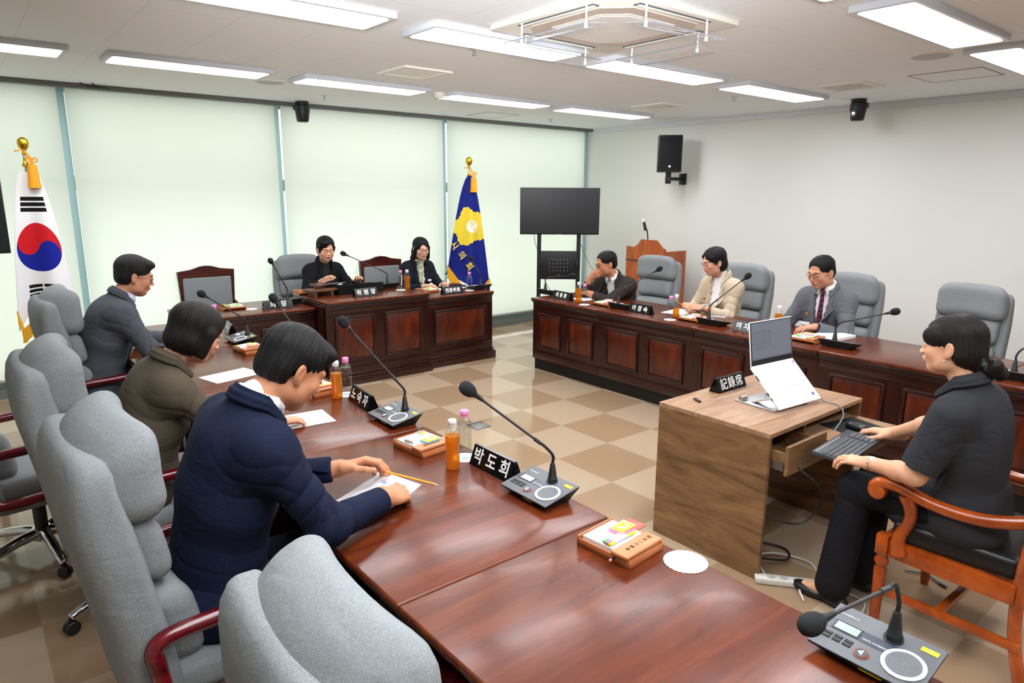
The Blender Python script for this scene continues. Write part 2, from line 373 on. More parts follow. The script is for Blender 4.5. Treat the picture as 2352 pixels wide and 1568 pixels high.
for x, y, l in ((2.78, 3.81, 'small sprinkler head in front of the lamp left of the air conditioner'), (2.96, 6.51, 'small sprinkler head above the small camera by the blinds'), (5.98, 6.58, 'small sprinkler head in the far ceiling corner'), (5.94, 3.95, 'small sprinkler head beside the lamp near the white wall')):
    t = thing('sprinkler', l, 'sprinkler', (x, y, ZC)); MB().cyl((0, 0, -.003), .03, .006).done('escutcheon', CHROME, t); MB().cyl((0, 0, -.02), .007, .03).cyl((0, 0, -.036), .014, .003).done('sprinkler_head', STEEL, t)
t = thing('smoke_detector', 'round white smoke detector at the end of a far lamp', 'smoke detector', (3.69, 5.6, ZC)); MB().cyl((0, 0, -.01), .055, .02, 28).done('detector_base', mac, t); MB().lathe([(.045, -.045), (.05, -.03), (.05, -.02)], 28).done('sensor_cap', mac, t)
t = tag(MB().tube(bez([(1.02, 7.14, 2.715), (1.08, 7.1, 2.69), (1.16, 7.12, 2.693), (1.2, 7.08, 2.685), (1.24, 7.12, 2.68)]), .006, 8).tube([(1.1, 7.09, 2.72), (1.15, 7.09, 2.68)], .004, 6).done('loose_wire', BLACK), 'short black wire end hanging from the ceiling above the white flag', 'wire')
# ---- PTZ cameras, wall speaker
def ptz(x, y, rz, label, plate):
    t = thing('surveillance_camera', label, 'camera', (x, y, ZC), rz, 'black dome-less cameras under the ceiling')
    MB().cyl((0, 0, -.018), .068, .036, 28, bev=.006).done('mount', BLACK, t)
    MB().lathe([(.052, -.2), (.06, -.19), (.074, -.09), (.072, -.036)], 28).done('camera_body', BLACK, t)
    MB().box((.06, 0, -.06), (.05, .09, .05), .01).done('side_bracket', BLACK, t)
    MB().cyl((0, 0, 0), .032, .05, 24, M=Matrix.Translation((-.02, -.045, -.135)) @ Matrix.Rotation(PI/2, 4, 'X')).done('lens_barrel', BLACKG, t)
    MB().cyl((0, 0, 0), .014, .01, 20, M=Matrix.Translation((-.02, -.072, -.135)) @ Matrix.Rotation(PI/2, 4, 'X')).done('lens', CHROME, t)
ptz(2.97, 7.08, PI, 'black ceiling camera in front of the blinds', 0); ptz(6.98, 3.25, -PI/2+.2, 'black ceiling camera at the top of the white wall', 0)
t = thing('loudspeaker', 'black box loudspeaker on a bracket high on the white wall', 'loudspeaker', (7.06, 5.56, 2.06), -.85)
MB().box((0, 0, .24), (.29, .24, .44), .008).done('cabinet', BLACK, t)
MB().box((0, -.125, .245), (.265, .012, .4), .005).done('speaker_grille', mat('grille_cloth', '101012', .9), t)
MB().cyl((0, 0, 0), .014, .004, 20, M=Matrix.Translation((0, -.134, .085)) @ Matrix.Rotation(PI/2, 4, 'X')).done('badge', CHROME, t)
MB().cyl((0, .02, -.01), .035, .06, 18).box((0, .03, -.07), (.07, .05, .1), .01).tube([(0, .03, -.06), (.19, .25, -.06)], .022, 12).box((.197, .262, -.06), (.03, .1, .14), .006, rz=.85).done('wall_bracket', BLACK, t)
# ================================================================ desks
MK = mat('black_kick', '0B0A0A', .5)
def desk(w_, d_, h, panels, label, loc, rz, style, group, topm=TOPW, lip=.04, open_back=True, backlip=.03):
    t = thing('conference_desk', label, 'desk', loc, rz, group)
    kb = .12 if style == 'kick' else .10
    b = MB(); b.box((w_/2, .02, (kb+h-.05)/2), (w_, .04, h-.05-kb))
    for x in (.015, w_-.015): b.box((x, d_/2+.01, (kb+h-.05)/2), (.03, d_-.02, h-.05-kb))
    b.done('carcass', MAHOG, t, smooth=False)
    for s in (0, 1): MB().box((w_/2, .02, h-.085 if s else kb+.05), (w_-.004, .05, .07 if s else .10), .006).done('rail', MAHOGH, t)
    if style == 'kick': MB().box((w_/2, .045, kb/2), (w_-.002, .03, kb)).box((.02, d_/2, kb/2), (.03, d_-.08, kb)).box((w_-.02, d_/2, kb/2), (.03, d_-.08, kb)).done('kick_board', MK, t, smooth=False)
    else:
        MB().box((w_/2, -.005, .045), (w_+.05, .07, .09), .01).box((w_/2, .005, .105), (w_+.02, .05, .03), .01).done('plinth', MAHOGH, t)
        MB().box((.02, d_/2, .05), (.05, d_-.06, .1), .008).box((w_-.02, d_/2, .05), (.05, d_-.06, .1), .008).done('side_plinth', MAHOG, t)
    # top: slab, ogee step, bead
    b = MB(); b.box((w_/2, (d_+backlip-lip)/2, h-.0125), (w_-.002, d_+lip+backlip, .025), .008, 3)
    b.done('tabletop', topm, t)
    MB().box((w_/2, d_/2-.004, h-.033), (w_-.004, d_+lip+.012, .018), .008, 3).box((w_/2, d_/2-.002, h-.048), (w_-.004, d_+lip-.02, .014), .005, 2).done('edge_moulding', MAHOGH, t)
    n = panels; pw = (w_-.06)/n
    for i in range(n):
        x = .03+pw*(i+.5); a = pw-.13; z0, z1 = kb+.14, h-.16; zc = (z0+z1)/2; hh = z1-z0
        p = MB().box((x, -.002, zc), (a-.03, .012, hh-.03), .005).done('panel', PANEL, t)
        f = MB()
        for s in (-1, 1): f.box((x, -.006, zc+s*hh/2), (a+.024, .022, .024), .008, 2); f.box((x+s*a/2, -.006, zc), (.024, .022, hh), .008, 2)
        f.done('panel_moulding', MAHOGH, p)
    return t
RG = 'panelled desks along the white wall side'; ys = [5.27, 4.32, 3.27, 2.22, 1.2, .18, -.84]
rl = ['dark panelled desk unit at the window end of the right row, bottles on it', 'dark panelled desk unit in the right row, before the empty chair and woman in beige', 'dark panelled desk unit in the right row, partly hidden by the open laptop',
      'dark panelled desk unit in the right row, behind the walnut recorder desk', 'dark panelled desk unit in the right row, behind the seated recorder', 'dark panelled desk unit cut by the right picture edge']
for a, b, l in zip(ys, ys[1:], rl): desk(a-b, .68, .76, 2, l, (4.59, a, 0), -PI/2, 'kick', RG)
HG = 'panelled desks at the head of the room'
desk(1.12, .66, .75, 2, 'lower dark panelled desk left of the chairwoman, before an empty wooden chair', (1.44, 6.09, 0), 0, 'plinth', HG, TOPH)
desk(1.11, .74, .82, 2, 'tall dark panelled desk of the chairwoman, with the reading stand', (2.575, 5.87, 0), 0, 'plinth', HG, TOPH)
desk(.85, .66, .755, 1, 'dark panelled desk before the woman with shoulder-length hair and scarf, by the blue flag', (3.715, 5.94, 0), 0, 'plinth', HG, TOPH)
LG = 'desks of the left row'; ys = [.25, 1.425, 2.575, 3.72, 4.87, 6.03]
ll = ['nearest mahogany desk, bottom of picture, with the lace coaster and open stationery tray', 'mahogany desk with the amber bottle, before the man in the navy jacket', 'mahogany desk before the woman in the olive jacket', 'mahogany desk holding the single agenda sheet, beyond the olive jacket', 'last mahogany desk of the left row, next to the head desks']
for a, b, l in zip(ys, ys[1:], ll): desk(b-a, .74, .75, 2, l, (1.55, a, 0), PI/2, 'kick', LG)

# ================================================================ executive chair (faces +X)
def prof(z):  # back plane x at height z
    pts = [(.36, -.23), (.5, -.25), (.65, -.272), (.8, -.298), (.95, -.325), (1.08, -.342), (1.2, -.335)]
    if z <= pts[0][0]: return pts[0][1]
    for (a, u), (b, v) in zip(pts, pts[1:]):
        if z <= b: return u+(v-u)*(z-a)/(b-a)
    return pts[-1][1]
def exec_chair(fab=GREYF, seams=True):
    t = thing('executive_chair', 'x', 'chair')
    Zt = 1.17
    def shell(q):
        z = q.z+.765; wing = (abs(q.y)/.28)**3
        taper = 1-.06*max(0, z-.9)/.3; f = .42+.58*min(1, (Zt-z)/.3+.35) if z > .9 else 1
        x = q.x*f
        return (prof(z)+x+.035*wing*(1 if q.x > 0 else .4), q.y*taper, z)
    MB().rbox((.125, .57, .80), .055, 14, shell).done('back_shell', fab, t, angle=80)
    def cush(z0, z1, dx, th, w_, puff=.02, bulge=0):
        def f(q):
            z = (z0+z1)/2+q.z; u = abs(q.y)/(w_/2)
            x = q.x
            if x > 0: x += puff*(1-u**2)*(1-(2*q.z/(z1-z0))**2)-.035*(1-u**1.6)*bulge
            return (prof(z)+dx+x+.03*u**2.5, q.y, z)
        return MB().rbox((th, w_, z1-z0), min(.06, th*.48), 12, f)
    def headf(q):   # thick roll that curls forward over the top
        z = 1.085+q.z; u = abs(q.y)/.265; a = max(0, q.z)/.13
        return (prof(z)+.085+q.x*(1.05-.15*a)+.05*u**2.2-.02, q.y, z+.035*(1-u*u)*.5-.012+(.03*q.x/.08 if q.z > 0 else .0))
    h = MB().rbox((.19, .53, .27), .088, 14, headf).done('headrest', fab, t, angle=80)
    c = cush(.76, .975, .075, .13, .46, .02, 1).done('backrest_cushion', fab, t, angle=80)
    c2 = cush(.50, .755, .085, .14, .47, .035, .6).done('lumbar_cushion', fab, t, angle=80)
    sm = mat('seam', '7B7F80', .9)
    def seamcurve(zc, hh, w_, x0, th):
        for s in (-1, 1):
            pts = []
            for i in range(21):
                a = PI*i/20; zz = zc+hh*math.cos(a)
                pts.append((prof(zz)+x0+th*math.sin(a)**.7+.03, s*(w_/2-.012), zz))
            MB().tube(bez(pts, 2), .0022, 5).done('seam', sm, h)
    def seatf(q):
        u = abs(q.y)/.26
        return (q.x+.03, q.y, .455+q.z+(.012*u*u if q.z > 0 else 0)-(.02*max(0, (q.x-.12)/.13)**2 if q.x > .12 else 0))
    MB().rbox((.52, .52, .12), .055, 12, seatf).done('seat', fab, t, angle=80)
    MB().rbox((.46, .47, .08), .035, 8, lambda q: (q.x+.02, q.y, .375+q.z)).done('seat_pan', fab, t, angle=80)
    for s in (-1, 1):
        y = s*.305
        pts = [(-.235, .58), (-.24, .63), (-.20, .657), (-.08, .662), (.07, .668), (.16, .665), (.205, .635), (.25, .56), (.285, .49), (.27, .455), (.21, .435), (.0, .425), (-.15, .42), (-.205, .435), (-.225, .50)]
        P = []
        n = len(pts)
        for i in range(n):
            a, b, c, d = pts[i-1], pts[i], pts[(i+1) % n], pts[(i+2) % n]
            for j in range(5):
                u = j/5; P.append(tuple(.5*((2*b[k])+(c[k]-a[k])*u+(2*a[k]-5*b[k]+4*c[k]-d[k])*u*u+(3*b[k]-a[k]-3*c[k]+d[k])*u**3) for k in (0, 1)))
        MB().tube([(x, y, z) for x, z in P], .0235, 12, closed=True).done('armrest', REDWOOD, t, angle=80)
    MB().cyl((0, 0, .24), .03, .22, 18).cyl((0, 0, .315), .05, .05, 18).done('gas_column', BLACK, t)
    MB().box((0, 0, .335), (.22, .2, .03), .01).tube([(.05, -.1, .33), (.05, -.27, .325)], .006, 8).box((.05, -.28, .325), (.03, .05, .012), .004).done('tilt_mechanism', BLACK, t)
    MB().cyl((0, 0, .12), .045, .07, 20, bev=.008).done('hub', CHROME, t)
    for i in range(5):
        a = 2*PI*i/5+PI+.35; c_, s_ = math.cos(a), math.sin(a)
        lg = MB(); P = [(c_*r, s_*r, z) for r, z in ((.03, .125), (.12, .12), (.22, .1), (.3, .078), (.325, .07))]
        lg.tube(bez(P, 4), [.027]*4+[.025]*4+[.022]*4+[.019]*4+[.017], 12)
        l = lg.done('leg', CHROME, t, angle=80)
        R = Matrix.Translation((c_*.325, s_*.325, 0)) @ Matrix.Rotation(a+.6*i, 4, 'Z')
        cs = MB().cyl((0, 0, .06), .008, .03, 8, M=R)
        for s in (-1, 1): cs.cyl((0, 0, 0), .029, .018, 18, bev=.005, M=R @ Matrix.Translation((0, s*.013, .03)) @ Matrix.Rotation(PI/2, 4, 'X'))
        cs.done('caster', BLACK, l)
    return t
ec = exec_chair()
ec.location = (.50, 2.12, 0); ec.rotation_euler = (0, 0, .03)
ec['label'] = 'grey tweed high-back chair with red wooden arms, holding the man in navy'; ec['group'] = 'grey high-back chairs of the left row'
EG = ec['group']
dup(ec, (.48, 3.22, 0), .0, 'grey tweed high-back chair with red wooden arms, occupied by the woman in olive', EG)
dup(ec, (.16, 3.95, 0), .12, 'grey high-back chair at the left picture edge, mostly hidden, its red arm loop showing', EG)
dup(ec, (.70, 5.04, 0), .03, 'smallest grey high-back chair of the left row, directly before the white flag', EG)
dup(ec, (.64, .975, 0), -.03, 'largest empty grey tweed high-back chair at the bottom of the picture', EG, scale=(.94, .98, .955))
# right row: smoother cloth
for o in []: pass
def recolour(r, m):
    for ch in r.children_recursive:
        if ch.type == 'MESH' and ch.data.materials and ch.data.materials[0] == GREYF: ch.data = ch.data.copy(); ch.data.materials[0] = m
RC = 'grey high-back chairs of the right row'
rc = dup(ec, (5.68, 4.70, 0), PI+.12, 'empty-looking grey high-back chair between the man in brown and the wooden lectern', RC, scale=(.94, .88, .945)); recolour(rc, GREYF2)
dup(rc, (5.72, 3.66, 0), PI+.05, 'grey high-back chair behind the woman in the beige jacket')
dup(rc, (5.72, 2.66, 0), PI+.0, 'grey high-back chair behind the man in the grey suit with tie')
dup(rc, (5.72, 1.75, 0), PI-.02, 'empty grey high-back chair against the white wall, behind the recorder\'s head')
dup(rc, (2.80, 7.0-.12, 0), -PI/2-.12, 'grey high-back chair of the short-haired chairwoman at the head desk', 'chairs at the head desks')

# ================================================================ wooden side chairs with grey backs (face -Y), behind head desks
def side_chair(loc, rz, label):
    t = thing('wooden_chair', label, 'chair', loc, rz, 'chairs at the head desks')
    # local: faces -Y
    prof_ = [(-.26, .62), (-.265, 1.03), (-.12, 1.055), (0, 1.075), (.12, 1.055), (.265, 1.03), (.26, .62)]
    out = [(-.25, .60), (-.272, 1.035), (-.14, 1.052), (-.06, 1.078), (0, 1.085), (.06, 1.078), (.14, 1.052), (.272, 1.035), (.25, .60)]
    R = Matrix.Translation((0, .26, 0)) @ Matrix.Rotation(math.radians(90), 4, 'X')
    MB().prism(out, -.02, .02, M=R).done('back_frame', REDWOOD if False else wood('dark_red_wood', ['30100C', '431812', '54211A'], (3, 3, 3), .25, .3), t, smooth=False)
    MB().box((0, .232, .80), (.46, .03, .34), .014, 3).done('backrest', GREYF2, t)
    MB().box((0, 0, .45), (.5, .48, .09), .03, 3).done('seat', GREYF2, t)
    dw = MT['dark_red_wood']
    MB().box((0, 0, .39), (.52, .5, .05), .006).done('seat_frame', dw, t)
    for sx in (-1, 1):
        MB().tube([(sx*.24, -.22, 0), (sx*.24, -.22, .38)], .02, 10).done('leg', dw, t)
        MB().tube([(sx*.24, .26, 0), (sx*.24, .24, .4), (sx*.25, .26, .62)], .02, 10).done('leg', dw, t)
        MB().tube(bez([(sx*.27, -.2, .4), (sx*.27, -.2, .6), (sx*.27, -.14, .66), (sx*.265, .1, .665), (sx*.26, .26, .7)], 5), .02, 10).done('armrest', dw, t)
    return t
side_chair((1.93, 6.98, 0), .0, 'empty red-brown wooden chair with grey back panel, at the lower head desk')
side_chair((3.86, 6.92, 0), .0, 'red-brown wooden chair with grey back, beside the seated woman with the scarf')

# ================================================================ recorder's walnut desk
t = thing('recorder_desk', 'small walnut-look recorder desk with open drawer and pulled-out keyboard shelf', 'desk', (2.78, 1.53, 0))
W_, D_ = .92, .64
MB().box((W_/2, D_/2, .729), (W_, D_, .022), .0015, 1).done('tabletop', WALNUTT, t, smooth=False)
MB().box((.011, D_/2, .359), (.022, D_-.004, .718), .0012, 1).done('side_panel', WALNUT, t, smooth=False)
MB().box((W_-.011, D_/2, .359), (.022, D_-.004, .718), .0012, 1).done('side_panel', WALNUT, t, smooth=False)
MB().box((W_/2, D_-.05, .42), (W_-.05, .016, .58)).done('modesty_panel', WALNUT, t, smooth=False)
MB().box((.375, D_/2-.02, .64), (.016, D_-.1, .15)).done('divider', WALNUT, t, smooth=False)
dr = MB().box((.205, -.07, .622), (.35, .018, .14), .001, 1).done('drawer', WALNUT, t, smooth=False)
b = MB(); 
for x in (.045, .36): b.box((x, .16, .61), (.012, .44, .09))
b.box((.2, .16, .568), (.32, .44, .006)); b.done('drawer_box', wood('drawer_board', ['6A4A2C', '80603E', '8E6C48'], (2, 8, 8), .5), dr, smooth=False)
MB().box((.031, .14, .59), (.012, .40, .035)).done('drawer_slide', STEEL, dr, smooth=False)
sh = MB().box((.645, .02, .635), (.5, .48, .018), .001, 1).done('keyboard_shelf', WALNUTT, t, smooth=False)
MB().box((.645, -.22, .618), (.5, .018, .05), .001, 1).done('shelf_front', WALNUT, sh, smooth=False)

# ================================================================ recorder's wooden armchair (faces +Y)
def arm_chair():
    t = thing('wooden_armchair', 'orange-brown carved wooden armchair with black leather seat, under the recorder', 'chair', (3.12, .80, 0), -.02)
    MB().rbox((.50, .46, .10), .035, 10, lambda q: (q.x*(1-.06*(-q.y/.23)), q.y-.02, .455+q.z+(.02*(1-(q.x/.25)**2)*(1-(q.y/.23)**2) if q.z > 0 else 0))).done('seat', LEATHER, t, angle=80)
    b = MB(); b.box((0, .225, .375), (.52, .035, .08), .006); b.box((0, -.235, .375), (.46, .035, .08), .006)
    for s in (-1, 1): b.box((s*.255, -.01, .375), (.035, .46, .08), .006)
    b.done('seat_frame', ORANGEW, t)
    for s in (-1, 1):
        x = s*.262
        MB().lathe([(.016, 0), (.02, .03), (.023, .18), (.026, .27), (.019, .285), (.028, .30), (.028, .315), (.02, .33), (.024, .345)], 18, M=Matrix.Translation((x, .225, 0))).box((x, .225, .385), (.05, .05, .09), .006).done('leg', ORANGEW, t)
        # rear leg continuing as the back post
        MB().tube(bez([(s*.235, -.30, 0), (s*.235, -.255, .2), (s*.235, -.245, .42), (s*.25, -.27, .7), (s*.255, -.33, 1.02)], 6), .023, 8).done('leg', ORANGEW, t)
        # scrolled arm support
        sp_ = bez([(x+s*.010, .16, .37), (x+s*.015, .165, .44), (x+s*.02, .135, .52), (x+s*.03, .13, .58), (x+s*.03, .15, .635)], 6)
        MB().tube(sp_, [.034-.012*math.sin(i/len(sp_)*PI)*.9 for i in range(len(sp_))], 10).done('arm_support', ORANGEW, t, angle=80)
        ap = bez([(x+s*.035, .262, .600), (x+s*.04, .278, .625), (x+s*.04, .25, .660), (x+s*.038, .18, .665), (x+s*.035, .05, .635), (x+s*.02, -.10, .630), (x-s*.0, -.24, .665), (x-s*.01, -.30, .695)], 6)
        m_ = MB(); m_.tube(ap, [.022]*8+[.026]*(len(ap)-8), 12)
        m_.cyl((0, 0, 0), .034, .05, 24, bev=.006, M=Matrix.Translation((x+s*.037, .258, .622)) @ Matrix.Rotation(PI/2, 4, 'Y'))
        m_.done('armrest', ORANGEW, t, angle=60)
        MB().box((s*.25, -.03, .17), (.022, .5, .035), .004).done('stretcher', ORANGEW, t)
    MB().box((0, .0, .17), (.5, .03, .03), .004).done('stretcher', ORANGEW, t)
    MB().box((0, -.325, .99), (.5, .035, .09), .012).box((0, -.29, .74), (.47, .03, .06), .01).done('back_rail', ORANGEW, t)
    MB().rbox((.4, .05, .24), .02, 6, lambda q: (q.x, q.y-.30, q.z+.865)).done('backrest', LEATHER, t)
    return t
arm_chair()

# ================================================================ screens on stands
def tv(loc, rz, w_, h_, zc, label, plate=True, feet=True):
    t = thing('screen_on_stand', label, 'screen', loc, rz)
    s = MB().box((0, 0, zc), (w_, .05, h_), .004).done('screen_case', BLACK, t)
    MB().box((0, -.0262, zc+.004), (w_-.02, .002, h_-.026)).done('display', mat('dark_screen', '2A2A2C', .3, spec=.25), s, smooth=False)
    MB().box((0, -.027, zc-h_/2+.007), (.05, .002, .004)).done('logo_bar', STEEL, s, smooth=False)
    for x in (-.25, .25): MB().box((x, .045, (zc+.03)/2), (.05, .04, zc-.03)).done('post', BLACK, t, smooth=False)
    if plate:
        p = MB().box((0, .02, .92), (.46, .012, .36), .002).done('back_plate', BLACK, t)
        d = MB()
        for i in range(6):
            for j in range(4): d.cyl((0, 0, 0), .0075, .003, 10, M=Matrix.Translation((-.115+.046*i, .0125, .85+.046*j)) @ Matrix.Rotation(PI/2, 4, 'X'))
        d.done('plate_holes', STEEL, p); MB().box((0, .012, .795), (.04, .003, .008)).done('plate_label', STEEL, p)
        for x in (-.235, .235): MB().box((x, .01, .93), (.025, .04, .09), .004).done('clamp', BLACK, t)
    for x in (-.25, .25): MB().box((x, .02, .03), (.05, .6, .05), .01).done('foot', BLACK, t)
    MB().box((0, .05, .3), (.45, .03, .05)).done('cross_bar', BLACK, t, smooth=False)
    return t
tt = tv((5.93, 6.33, 0), -.70, .99, .575, 1.595, 'wide black screen on a black stand with perforated plate, in the window corner')
MB().tube(bez([(-.32, .03, 1.33), (-.30, .05, 1.2), (-.25, .06, 1.05)], 6), .004, 6).done('cable', mat('grey_cable', '707478', .6), tt)
MB().tube(bez([(.27, .05, 1.2), (.36, .06, 1.0), (.48, .05, .8)], 6), .004, 6).tube(bez([(-.18, .05, .75), (-.12, .06, .62), (-.02, .03, .55)], 6), .004, 6).done('cable', mat('grey_cable', '707478', .6), tt)
tv((-.22, 5.46, 0), .03, 1.0, .57, 1.70, 'black screen on a stand, only its edge showing at the left picture border', plate=False)

# ================================================================ lectern with microphone
t = thing('lectern', 'reddish wooden lectern with curved top against the white wall', 'lectern', (6.72, 5.58, 0), -PI/2-.02)
fr = [(-.31, 0), (-.31, 1.16), (-.19, 1.15), (-.12, 1.19), (-.07, 1.255), (.17, 1.255), (.22, 1.21), (.27, 1.165), (.31, 1.155), (.31, 0)]
R = Matrix.Rotation(PI/2, 4, 'X')
MB().prism([(x, z) for x, z in fr], -.01, .02, M=R).done('front_panel', LECT, t, smooth=False)
MB().box((-.295, .2, .56), (.03, .4, 1.12)).box((.295, .2, .56), (.03, .4, 1.12)).box((0, .2, 1.05), (.58, .38, .02)).done('side_panel', LECT, t, smooth=False)
MB().box((0, -.024, .99), (.62, .012, .012)).box((0, -.024, .35), (.6, .012, .012)).done('groove_moulding', wood('dark_red_wood', ['30100C', '431812', '54211A']), t, smooth=False)
m_ = thing('microphone', 'thin black microphone standing on the wooden lectern', 'microphone', (6.84, 5.66, 1.06))
MB().tube(bez([(0, 0, 0), (0, 0, .2), (-.01, .01, .3), (-.03, .02, .34)], 5), .008, 8).done('mic_stem', BLACK, m_)
MB().tube(bez([(-.03, .02, .30), (-.035, .03, .36), (-.04, .04, .40)], 4), .018, 10).done('mic_head', BLACK, m_)
MB().lathe([(.01, 0), (.02, .008), (.024, .025), (.018, .04), (.005, .046)], 12, M=Matrix.Translation((-.042, .045, .40))).done('mic_cap', LIGHTP, m_)

# ================================================================ flags
def flag_common(t, H, lean=0):
    MB().lathe([(.17, 0), (.17, .02), (.06, .05), (.035, .12), (.03, .16)], 28).done('flag_base', mat('base_black', '1A1A1C', .3), t)
    MB().cyl((0, 0, H/2), .013, H, 14).done('pole', mat('pole_silver', 'CFCFCF', .25, .8), t)
    MB().lathe([(.012, H-.14), (.03, H-.135), (.014, H-.10), (.012, H-.05), (.018, H-.04), (.012, H-.02), (.02, H-.008), (.034, H+.01), (.041, H+.038), (.036, H+.066), (.02, H+.08), (.006, H+.086), (.004, H+.10)], 28).done('finial', GOLD, t)
def drape(t, H, L_, wt, wb, fold, matr, name, hem=0, skew=(0, 0), left=.5, nu=48, nv=60, bottom=None, ex=.75):
    mb = MB(); g = []; uvs = []
    for j in range(nv+1):
        v_ = j/nv; row = []
        for i in range(nu+1):
            u = i/nu; W = wt+(wb-wt)*(v_**ex)
            ph = u*fold*2*PI
            x = (u-left)*W+skew[0]*v_; y = -.03-.035*math.cos(ph+1.2*v_)*min(1, .25+v_)-.02*math.sin(PI*u)+skew[1]*v_
            bot = bottom(u) if bottom else 1
            z = H-v_*L_*(1+(bot-1)*v_**6)
            row.append(mb.b.verts.new((x, y, z)))
        g.append(row)
    uvl = mb.b.loops.layers.uv.new('UVMap')
    for j in range(nv):
        for i in range(nu):
            f = mb.b.faces.new((g[j][i], g[j+1][i], g[j+1][i+1], g[j][i+1]))
            for l, (ii, jj) in zip(f.loops, ((i, j), (i, j+1), (i+1, j+1), (i+1, j))): l[uvl].uv = (ii/nu, 1-jj/nv)
    o = mb.done(name, matr, t, angle=180)
    so = o.modifiers.new('t', 'SOLIDIFY'); so.thickness = .003
    return g
def tassel(t, x, y, z):
    MB().tube(bez([(0, -.012, z+.09), (x*.5, y*.6, z+.05), (x, y, z+.02), (x, y, z-.02)], 5), .008, 8).tube(bez([(x-.04, y, z+.01), (x-.02, y-.01, z+.03), (x, y, z+.005), (x+.02, y-.01, z+.03), (x+.04, y, z+.01), (x, y-.01, z-.01), (x-.04, y, z+.01)], 5), .006, 6).tube(bez([(0, -.012, z+.09), (-.03, -.02, z+.085), (-.06, -.02, z+.08)], 4), [.003]*4+[.006]*4+[.014], 6).done('cord_knot', mat('tassel_orange', 'F0A018', .7), t)
    m_ = MB(); m_.lathe([(.015, z-.02), (.03, z-.03), (.035, z-.06), (.038, z-.13), (.044, z-.20), (.03, z-.20)], 24, M=Matrix.Translation((x, y, 0)))
    tm = MT['tassel_orange']; o = m_.done('tassel', tm, t)
class UV:   # tiny shader-math helper working on flag UVs
    def __init__(s, m):
        s.m = m; tc = N(m, 'ShaderNodeTexCoord'); sp_ = N(m, 'ShaderNodeSeparateXYZ'); L(m, tc.outputs['UV'], sp_.inputs[0]); s.u, s.v = sp_.outputs['X'], sp_.outputs['Y']
    def op(s, o, a, b=None, c=None):
        n = N(s.m, 'ShaderNodeMath', operation=o)
        for i, q in enumerate((a, b, c)):
            if q is None: continue
            if isinstance(q, (int, float)): n.inputs[i].default_value = q
            else: L(s.m, q, n.inputs[i])
        return n.outputs[0]
    def lt(s, a, b): return s.op('LESS_THAN', a, b)
    def gt(s, a, b): return s.op('GREATER_THAN', a, b)
    def both(s, *q):
        r = q[0]
        for x in q[1:]: r = s.op('MULTIPLY', r, x)
        return r
    def rect(s, u0, u1, v0, v1): return s.both(s.gt(s.u, u0), s.lt(s.u, u1), s.gt(s.v, v0), s.lt(s.v, v1))
    def dist(s, cu, cv, ku=1, kv=1):
        a = s.op('MULTIPLY', s.op('SUBTRACT', s.u, cu), ku); b = s.op('MULTIPLY', s.op('SUBTRACT', s.v, cv), kv)
        return s.op('SQRT', s.op('ADD', s.op('MULTIPLY', a, a), s.op('MULTIPLY', b, b)))
    def mix(s, f, a, b):
        n = N(s.m, 'ShaderNodeMix', data_type='RGBA'); L(s.m, f, n.inputs['Factor'])
        for q, k in ((a, 'A'), (b, 'B')):
            if isinstance(q, str): n.inputs[k].default_value = srgb(q)
            else: L(s.m, q, n.inputs[k])
        return n.outputs['Result']
# white flag with the red-blue circle; front faces the room (-Y), rotated a little
t = thing('flag', 'white flag with red and blue circle and black bars, drooping on a gold-topped pole', 'flag', (.52, 6.68, 0), -.1)
H = 2.13; flag_common(t, H)
mfl = mat('white_flag_cloth', 'F0F0F2', .75, spec=.2); U = UV(mfl)
kx = .43; ky = 1.22
d0 = U.dist(.5, .53, .34, 0.98); circ = U.lt(d0, .155)
# wavy border: red upper part incl. right small circle
d1 = U.dist(.29, .565, .34, .98); d2 = U.dist(.70, .495, .34, .98)
below = U.lt(U.v, U.op('ADD', .53, U.op('MULTIPLY', U.op('SUBTRACT', U.u, .5), -.17)))
blue = U.op('MAXIMUM', U.both(below, U.gt(d1, .0775)), U.lt(d2, .0775))
base = 'EFEFF1'
c = U.mix(circ, base, U.mix(blue, 'C81A24', '15218F'))
for q in range(3): c = U.mix(U.rect(.16, .84, .825-.034*q, .850-.034*q), c, '101014')
for q in range(3):
    for u0, u1 in ((.22, .46), (.49, .72)): c = U.mix(U.rect(u0, u1, .255-.036*q, .28-.036*q), c, '101014')
L(mfl, c, pb(mfl).inputs['Base Color'])
drape(t, H-.18, 1.25, .085, .43, 1.2, mfl, 'flag_cloth', left=.46, skew=(.0, 0), bottom=lambda u: .80+.20*abs(2*u-1)**1.5, ex=.5)
mb = MB()
def fringe(t, x0, x1, z0, z1, y, ln, nn=26):
    m_ = MB()
    for i in range(nn):
        f = i/(nn-1); x = x0+(x1-x0)*f; z = z0+(z1-z0)*f
        m_.tube([(x, y, z+.01), (x+.003, y-.003, z-ln*.5), (x+random.uniform(-.004, .004), y-.006, z-ln*random.uniform(.85, 1.05))], .0055, 5)
    m_.done('fringe', GOLDF, t)
fringe(t, -.175, -.115, .70, .76, -.08, -.0+.10); fringe(t, -.19, -.16, .86, .70, -.07, .09, 14)
fringe(t, .09, .225, .72, .66, -.08, .16, 34); fringe(t, .205, .232, .80, .70, -.07, .1, 12)
tassel(t, .04, -.07, H-.10)
